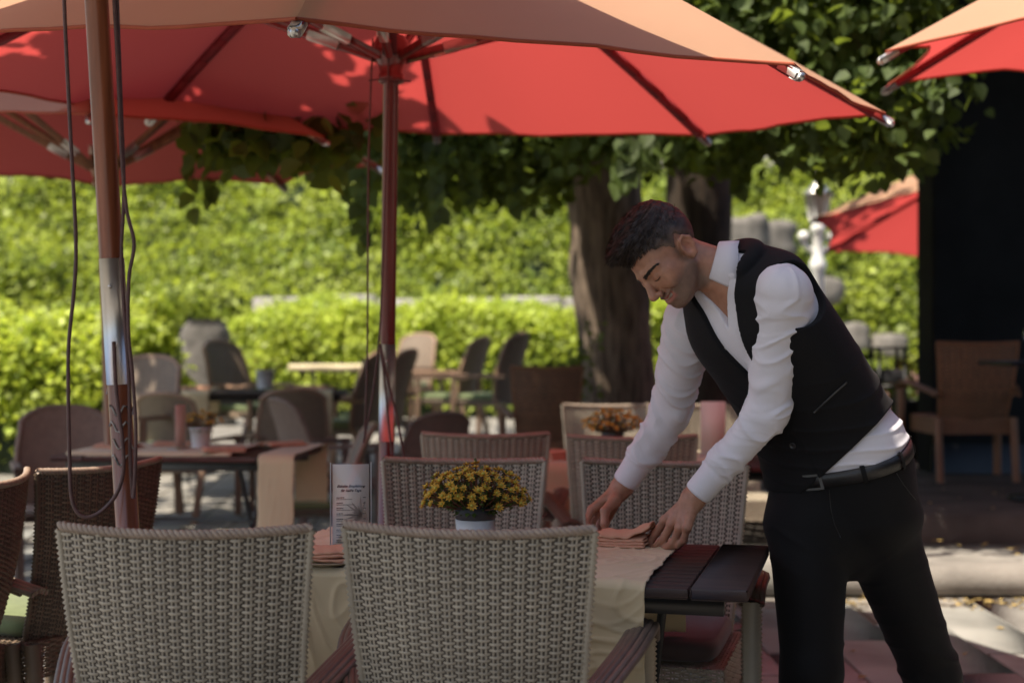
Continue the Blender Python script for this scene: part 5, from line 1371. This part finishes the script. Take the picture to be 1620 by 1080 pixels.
def knife(label, loc, rot):
    root = thing('knife', label, 'knife', loc, 0, 'cutlery'); root.rotation_euler = rot
    MB().tube([(0, 0, 0), (.045, 0, 0), (.10, 0, 0)], [.0058, .0064, .0045], 8, flat=.45).build('handle', 'steel', root, smooth=True)
    MB().add([(.10, -.004, .001), (.10, .006, .001), (.17, .009, .001), (.205, .002, .001), (.17, -.004, .001), (.10, -.004, -.001), (.10, .006, -.001), (.17, .009, -.001), (.205, .002, -.001), (.17, -.004, -.001)],
             [(0, 1, 2, 3, 4), (9, 8, 7, 6, 5), (0, 4, 9, 5), (4, 3, 8, 9), (3, 2, 7, 8), (2, 1, 6, 7), (1, 0, 5, 6)]).build('blade', 'steel', root)
fork('steel fork tucked in the peach napkin by the waiter hands', (.335, 3.685, .775), (0, 0, R(172)))
knife('steel knife tucked in the peach napkin by the waiter hands', (.33, 3.70, .777), (0, 0, R(160)))
pl = MB().lathe([(.001, 0), (.055, 0), (.065, .004), (.098, .014), (.10, .016), (.095, .0165), (.06, .008), (.001, .006)], 40, cap=False).build('plate', 'plate', smooth=True)
pl.location = (-.435, 3.40, .7475); tag(pl, 'small beige plate at the left end of the runner', 'plate')
fold_cloth('napkin', 'peach napkin lying on the small plate by the menu card', (-.43, 3.39, .764), R(6), .15, .13, .007, 8, layers=3)

# ---- the tables further back
def local_on(t, lx, ly, z):
    c, s_ = math.cos(t.rotation_euler.z), math.sin(t.rotation_euler.z)
    return (t.location.x + lx * c - ly * s_, t.location.y + lx * s_ + ly * c, t.location.z + z)
table_runner('cream runner draped over the right end of the back left table', tleft, .43, .60, .375, .742, .44, .3, 21, nx=24, ny=60)
table_runner('cream cloth lying along the back left table', tleft, -.52, .28, .30, .744, .02, .02, 22, nx=30, ny=30)
sedum_pot('yellow flowers in a plain white pot on the back left table', local_on(tleft, .03, .05, .752), .10, 30, hero=False, band=False, pot=(.055, .042, .10))
menu('small white menu card beside the pot on the back left table', local_on(tleft, -.02, -.12, .752), R(70), .10, .21, hero=False)
for i, (a, b, lab) in enumerate(((-.36, -.05, 'peach napkin at the left end of the back left table'), (-.12, .12, 'peach napkin behind the card on the back left table'), (.22, -.22, 'peach napkin hanging over the near right corner of the back left table'), (.42, .16, 'peach napkin on the right end of the back left table'))):
    fold_cloth('napkin', lab, local_on(tleft, a, b, .756), R(20 * i - 25), .20, .15, .007, 30 + i, layers=2)
table_runner('ochre cloth hanging from the left of the far table', tfar, -.62, -.28, .40, .80, .26, .2, 23, nx=16, ny=40)
table_runner('ochre cloth hanging from the right of the far table', tfar, .38, .68, .40, .80, .34, .2, 24, nx=16, ny=40)
sedum_pot('dark green plant in a white pot on the far table', local_on(tfar, .12, .05, .815), .15, 10, hero=False, band=False, pot=(.075, .058, .15))
fold_cloth('napkin', 'peach napkin at the left of the far table', local_on(tfar, -.45, -.1, .812), R(10), .30, .2, .012, 41, layers=2)
fold_cloth('napkin', 'peach napkin at the right of the far table', local_on(tfar, .52, -.05, .812), R(-15), .30, .2, .012, 42, layers=2)
sedum_pot('yellow flowers in a pot on the table behind the middle chairs', local_on(tmid, -.12, -.05, .745), .13, 85, hero=False)
menu('pale menu card behind the waiter near forearm', local_on(tmid, .34, -.02, .745), R(-4), .12, .25, hero=False)
table_runner('cream runner across the table behind the middle chairs', tmid, -.5, .42, .36, .742, .2, .2, 26, nx=40, ny=50)
fold_cloth('napkin', 'peach napkin on the left corner of the table behind the middle chairs', local_on(tmid, -.36, -.18, .752), R(30), .16, .12, .012, 43, layers=3)
table_runner('bright white cloth over the far table before the hedge', twhite, -.58, .58, .41, .745, .05, .05, 27, nx=30, ny=40)
# ---- by the dark wall: service stand, planter, bar table with a glass
sv = thing('serving_stand', 'thin dark metal stand behind the waiter back', 'stand', (atx(1405, 11.2), 11.2, .31))
for sx in (-1, 1):
    for sy in (-1, 1): MB().box((sx * .10, sy * .12, .46), (.022, .022, .92)).build('post', 'black_metal', sv)
for z in (.92, .62, .22): MB().box((0, 0, z), (.235, .275, .02)).build('shelf' if z < .9 else 'top_frame', 'black_metal', sv)
MB().box((0, 0, .70), (.2, .22, .11), bev=.01).build('tray', 'pot_grey', sv)
pt = thing('planter', 'dark tall planter with a low plant at the foot of the dark wall', 'planter', (atx(1440, 11.8), 11.8, .31))
MB().lathe([(.12, 0), (.17, .5), (.18, .5), (.18, .47), (.15, .46)], 20).build('pot', 'black_metal', pt, smooth=True)
o5 = ([], [], [], [])
for i in range(10): clump((rl.normal(0, .10), rl.normal(0, .08), .56 + rl.normal(0, .04)), (.12, .12, .10), 20, .07, out=o5)
leaves_obj('foliage', *[np.concatenate(a) for a in o5], LEAF4, 'leaf_tree', pt)
bt = thing('bar_table', 'dark bar table cut off by the right edge of the picture', 'table', (3.28, 8.75, .31))
MB().box((0, 0, .835), (.62, .62, .03), bev=.006).build('top', 'black_metal', bt)
MB().tube([(0, 0, .03), (0, 0, .82)], .035, 12).build('stem', 'black_metal', bt, smooth=True)
MB().lathe([(.22, 0), (.22, .02), (.05, .035)], 24).build('base', 'black_metal', bt)
mat('glass', (.95, .95, .95), rough=.02, var=0); MAT['glass'].node_tree.nodes['Principled BSDF'].inputs['Transmission Weight'].default_value = 1.0
wg = MB().lathe([(.035, 0), (.034, .003), (.005, .006), (.004, .09), (.02, .10), (.04, .13), (.043, .17), (.034, .22), (.0328, .22), (.041, .17), (.038, .13), (.018, .104), (.001, .102)], 28, cap=False).build('wine_glass', 'glass', smooth=True)
wg.location = (3.16, 8.66, 1.162); tag(wg, 'stemmed wine glass standing on the dark bar table', 'glass')
